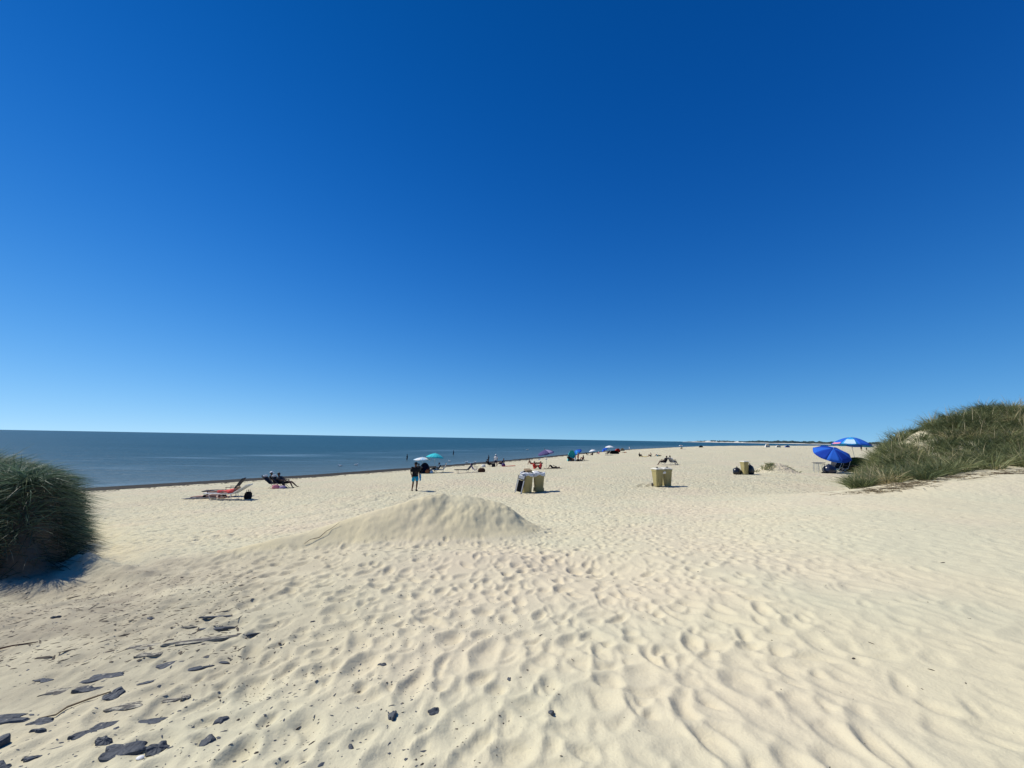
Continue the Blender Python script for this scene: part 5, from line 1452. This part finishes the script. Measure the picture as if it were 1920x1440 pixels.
STONES = [
    # x, y, long, wide, high, turn, seed, dusted, label
    (-2.98, 3.12, .30, .10, .06, 12, 1, 0, 'long dark flat stone of the upper left row, right end lifted from the sand'),
    (-3.42, 3.13, .15, .07, .06, -8, 2, 0, 'small dark stone with a pale tail of sand left of the long flat one'),
    (-2.92, 2.97, .17, .07, .06, 20, 3, 0, 'dark stone just below the long flat stone, a smaller lump at its right end'),
    (-2.68, 2.90, .14, .12, .12, 30, 4, 0, 'lumpy dark stone standing proud with a root trailing from it'),
    (-3.10, 2.98, .30, .07, .03, 25, 5, 1, 'grey sand dusted streak of slate left of the lumpy stone'),
    (-3.60, 2.86, .28, .06, .04, 8, 6, 0, 'low thin dark stone at the left edge above the big slab'),
    (-3.15, 2.66, .36, .13, .08, 14, 7, 0, 'big dark slab at the left edge of the photo'),
    (-2.86, 2.64, .15, .07, .05, 6, 8, 0, 'pointed dark stone touching the right end of the big left slab'),
    (-2.78, 2.56, .10, .04, .04, 12, 9, 0, 'small rounded dark pebble below the big left slab'),
    (-2.46, 2.79, .25, .10, .05, 16, 10, 1, 'flat oval grey slate with sand on it right of the lumpy stone'),
    (-2.22, 2.87, .26, .06, .03, 18, 11, 1, 'faint dusted slate band above right of the flat oval slate'),
    (-2.22, 2.66, .26, .08, .05, 10, 12, 0, 'wavy dark slate right of the forked slate pair'),
    (-2.44, 2.60, .17, .09, .05, 26, 13, 0, 'ragged dark slate, upper one of a forked pair'),
    (-2.47, 2.52, .15, .05, .04, 30, 14, 0, 'narrow dark slate, lower one of a forked pair'),
    (-2.28, 2.45, .10, .06, .07, 8, 15, 0, 'small blocky dark stone above the big bottom slab'),
    (-2.50, 2.43, .15, .02, .02, 28, 16, 0, 'thin sliver of dark slate left of the small blocky stone'),
    (-2.10, 2.38, .24, .11, .05, 14, 17, 0, 'big ragged slate near the bottom edge of the photo'),
    (-1.93, 2.40, .12, .10, .09, 20, 18, 0, 'bluish lump joined to the right end of the big ragged bottom slate'),
    (-2.88, 2.42, .13, .14, .12, 0, 19, 0, 'dark round stone cut off by the left edge low down'),
    (-2.55, 2.34, .10, .05, .04, 16, 20, 0, 'small dark chip left of the big ragged bottom slate'),
    (-2.62, 2.25, .13, .10, .08, 10, 21, 0, 'dark stone in the bottom left corner'),
    (-1.67, 2.41, .09, .07, .07, 20, 22, 0, 'rounded brown grey pebble with debris round it right of the big ragged slate'),
    (-2.62, 3.27, .25, .09, .05, 20, 23, 0, 'dark leaf shaped slate in the middle of the upper right row'),
    (-2.40, 3.36, .06, .03, .02, 10, 24, 0, 'tiny dark slate chip right of the leaf shaped slate'),
    (-2.40, 3.20, .30, .06, .04, 24, 25, 0, 'curved thin dark slate like a tail below the leaf shaped slate'),
    (-2.60, 3.06, .16, .06, .03, 26, 26, 0, 'short grey slate below the curved thin one'),
    (-2.62, 3.62, .60, .09, .04, 17, 27, 1, 'long grey slate band pointing up right towards the beach'),
    (-3.05, 3.58, .42, .09, .03, 10, 28, 1, 'left half of the long grey slate band, dusted with sand'),
    (-2.92, 3.42, .22, .10, .03, 14, 29, 1, 'pale grey dusted slate left above the leaf shaped slate'),
    (-2.72, 3.88, .32, .06, .04, 12, 30, 0, 'thin dark slate uppermost but one in the right row'),
    (-3.05, 3.93, .28, .05, .03, 8, 31, 1, 'thin dusted slate left of the upper thin dark slate'),
    (-2.88, 4.12, .34, .05, .03, 10, 32, 0, 'uppermost thin dark slate of the row'),
    (-2.32, 3.72, .20, .04, .03, 16, 33, 0, 'small dark sliver right of the long grey slate band'),
    (-2.25, 3.30, .16, .04, .03, 4, 34, 0, 'narrow flat stone with a straw beside it at the right of the row'),
    (-2.17, 2.88, .07, .07, .07, 40, 35, 1, 'round bluish pebble half out of the sand right of the dusted band'),
    (-1.73, 2.60, .07, .06, .06, 30, 36, 0, 'small round dark stone alone right of the slates'),
    (-4.72, 4.33, .12, .06, .06, 0, 37, 0, 'black stone on the greyish sand by the left edge'),
    (-3.62, 4.20, .09, .06, .05, 0, 38, 0, 'small black stone on the greyish sand above the slates'),
    (-.70, 2.63, .05, .10, .05, 10, 39, 0, 'slim dark blue stone standing in a footprint'),
    (-.45, 2.69, .10, .06, .05, 25, 40, 0, 'angular dark blue grey stone in the middle foreground'),
    (.28, 2.69, .05, .055, .05, 0, 41, 0, 'round dark pebble alone in the centre foreground'),
    (-1.88, 3.99, .05, .035, .03, 10, 42, 0, 'tiny black pebble up the left middle slope'),
    (-.96, 3.24, .07, .035, .04, 10, 43, 0, 'small dark brown stone beside a scrap of seaweed'),
    (.015, 3.08, .03, .05, .03, 20, 44, 0, 'thin dark chip above the centre footprints'),
    (-.85, 2.37, .035, .045, .035, 10, 45, 0, 'small brown pebble near the bottom middle'),
]
for k, (x, y, L_, W_, H_, rz, sd2, sandy, lab) in enumerate(STONES):
    stone(x, y, L_ * .88, W_ * .86, H_ * .8, rz, lab, sunk=.42 if not sandy else .47, m=m_stone2 if sandy else m_stone, seed=sd2, tilt=random.uniform(-7, 7))
stick = [(-3.66, 7.22), (-3.60, 7.30), (-3.50, 7.42), (-3.44, 7.56), (-3.40, 7.70), (-3.32, 7.82)]
tag(MB().tube([(x, y, gz(x, y) + .02 + .03 * (i % 2)) for i, (x, y) in enumerate(stick)], [.004, .005, .006, .005, .004, .003], 5).build('driftwood_stick', cmat('dark_twig', (.10, .065, .04), rough=.85)),
    'thin curved driftwood stick at the left foot of the sand mound', 'stick')
root_pts = [(-2.72, 2.92), (-2.80, 2.86), (-2.86, 2.78), (-2.84, 2.70), (-2.90, 2.66)]
tag(MB().tube([(x, y, gzp(x, y) + .012) for x, y in root_pts], [.004, .006, .006, .005, .003], 5).build('root', cmat('dry_root', (.17, .12, .07), rough=.9)), 'thin dry root trailing over the sand left of the lumpy stone', 'root')
tag(MB().tube([(-4.45, 3.60, gzp(-4.45, 3.6) + .01), (-4.33, 3.66, gzp(-4.33, 3.66) + .02), (-4.2, 3.74, gzp(-4.2, 3.74) + .015)], [.010, .006, .004], 5).build('stick', cmat('reddish_twig', (.13, .06, .04), rough=.85)), 'short reddish stick on the sand by the left edge', 'stick')
tag(MB().tube([(17.5, 14.2, gz(17.5, 14.2) + .05), (18.0, 13.9, gz(18, 13.9) + .04), (18.6, 13.5, gz(18.6, 13.5) + .03)], [.02, .018, .010], 5).build('driftwood_stick', cmat('dark_twig', (.10, .065, .04))), 'dark bent stick lying below the right dune grass', 'stick')
tag(MB().lathe([(.002, 0), (.016, .003), (.014, .008), (.003, .011)], 9, sx=1.3).build('shell', F['white'], None, True, (-1.96, 2.33, gzp(-1.96, 2.33) + .004)), 'small white shell below the big ragged slate', 'shell')


def scatter(name, label, n, sampler, size, m, seed, flat=.5, long=1.6):
    """small loose bits nobody could count, as real geometry"""
    rg = np.random.default_rng(seed)
    x, y = sampler(rg, n); z = ground_h(x, y)
    base = np.array([(1, 0, 0), (.3, .95, .05), (-.8, .6, 0), (-.9, -.5, .05), (.25, -1, 0), (.1, .05, .8), (0, 0, -.5)], float)
    faces = np.array([(0, 1, 5), (1, 2, 5), (2, 3, 5), (3, 4, 5), (4, 0, 5), (1, 0, 6), (2, 1, 6), (3, 2, 6), (4, 3, 6), (0, 4, 6)])
    s_ = size * np.exp(rg.normal(0, .45, n)); a = rg.normal(.6, .9, n); lg = rg.uniform(1, long, n)
    bx = base[None, :, 0] * (s_ * lg)[:, None]; by = base[None, :, 1] * (s_ / lg)[:, None]; bz = base[None, :, 2] * (s_ * flat)[:, None]
    V = np.stack([x[:, None] + bx * np.cos(a)[:, None] - by * np.sin(a)[:, None], y[:, None] + bx * np.sin(a)[:, None] + by * np.cos(a)[:, None], z[:, None] + bz], -1)
    Fc = (faces[None] + (np.arange(n) * 7)[:, None, None]).reshape(-1, 3)
    return tag(link(name, np_mesh(name, V.reshape(-1, 3), None, Fc, smooth=False), m), label, 'debris', kind='stuff')


def samp_left(rg, n):
    y = 2.0 + 5.2 * rg.random(n) ** 1.3; x = -y * rg.uniform(.18, 1.45, n) + rg.normal(0, .08, n); return x, y


def samp_mid(rg, n):
    c_ = rg.integers(0, 26, n); cxs = rg.uniform(-1.9, .3, 26); cys = rg.uniform(2.1, 4.6, 26)
    return cxs[c_] + rg.normal(0, .17, n), cys[c_] + rg.normal(0, .13, n)


def samp_wide(rg, n):
    y = 1.9 + 9 * rg.random(n) ** 1.6; return y * rg.uniform(-.9, 1.2, n), y


scatter('beach_debris', 'dark bits of slate, bark and shell strewn on the sand at the lower left', 2600, samp_left, .0056, m_stone, 3, .4, 2.2)
scatter('beach_debris', 'clusters of tiny dark crumbs in the footprints of the middle foreground', 750, samp_mid, .0038, cmat('dark_crumbs', (.05, .038, .028), rough=.8), 4, .5, 1.8)
scatter('beach_debris', 'sparse tiny pebbles and twig ends over the open sand', 230, samp_wide, .0062, cmat('dark_crumbs', (.05, .038, .028)), 5, .4, 2.6)
def samp_slope(rg, n):
    y = rg.uniform(3.3, 6.0, n); return -y * rg.uniform(.62, 1.42, n), y


scatter('beach_debris', 'dead stalks, twigs and dark flecks littering the greyish sand below the left dune', 1700, samp_slope, .0105, cmat('dead_litter', (.085, .07, .05), rough=.9), 8, .25, 3.2)
# wrack line debris along the high water mark
def samp_wrack(rg, n):
    t = rg.random(n); i = rg.integers(2, 8, n); A_ = SHORE[i]; B_ = SHORE[i + 1]; P_ = A_ + (B_ - A_) * t[:, None]
    d_ = (B_ - A_); d_ /= np.linalg.norm(d_, axis=1)[:, None]; off = 6.2 + rg.normal(0, .7, n)
    return P_[:, 0] + d_[:, 1] * off, P_[:, 1] - d_[:, 0] * off


scatter('wrack_line', 'thin line of dark seaweed and shells along the high water mark', 2600, samp_wrack, .055, cmat('dry_seaweed', (.10, .085, .055), rough=.9), 6, .35, 2.4)
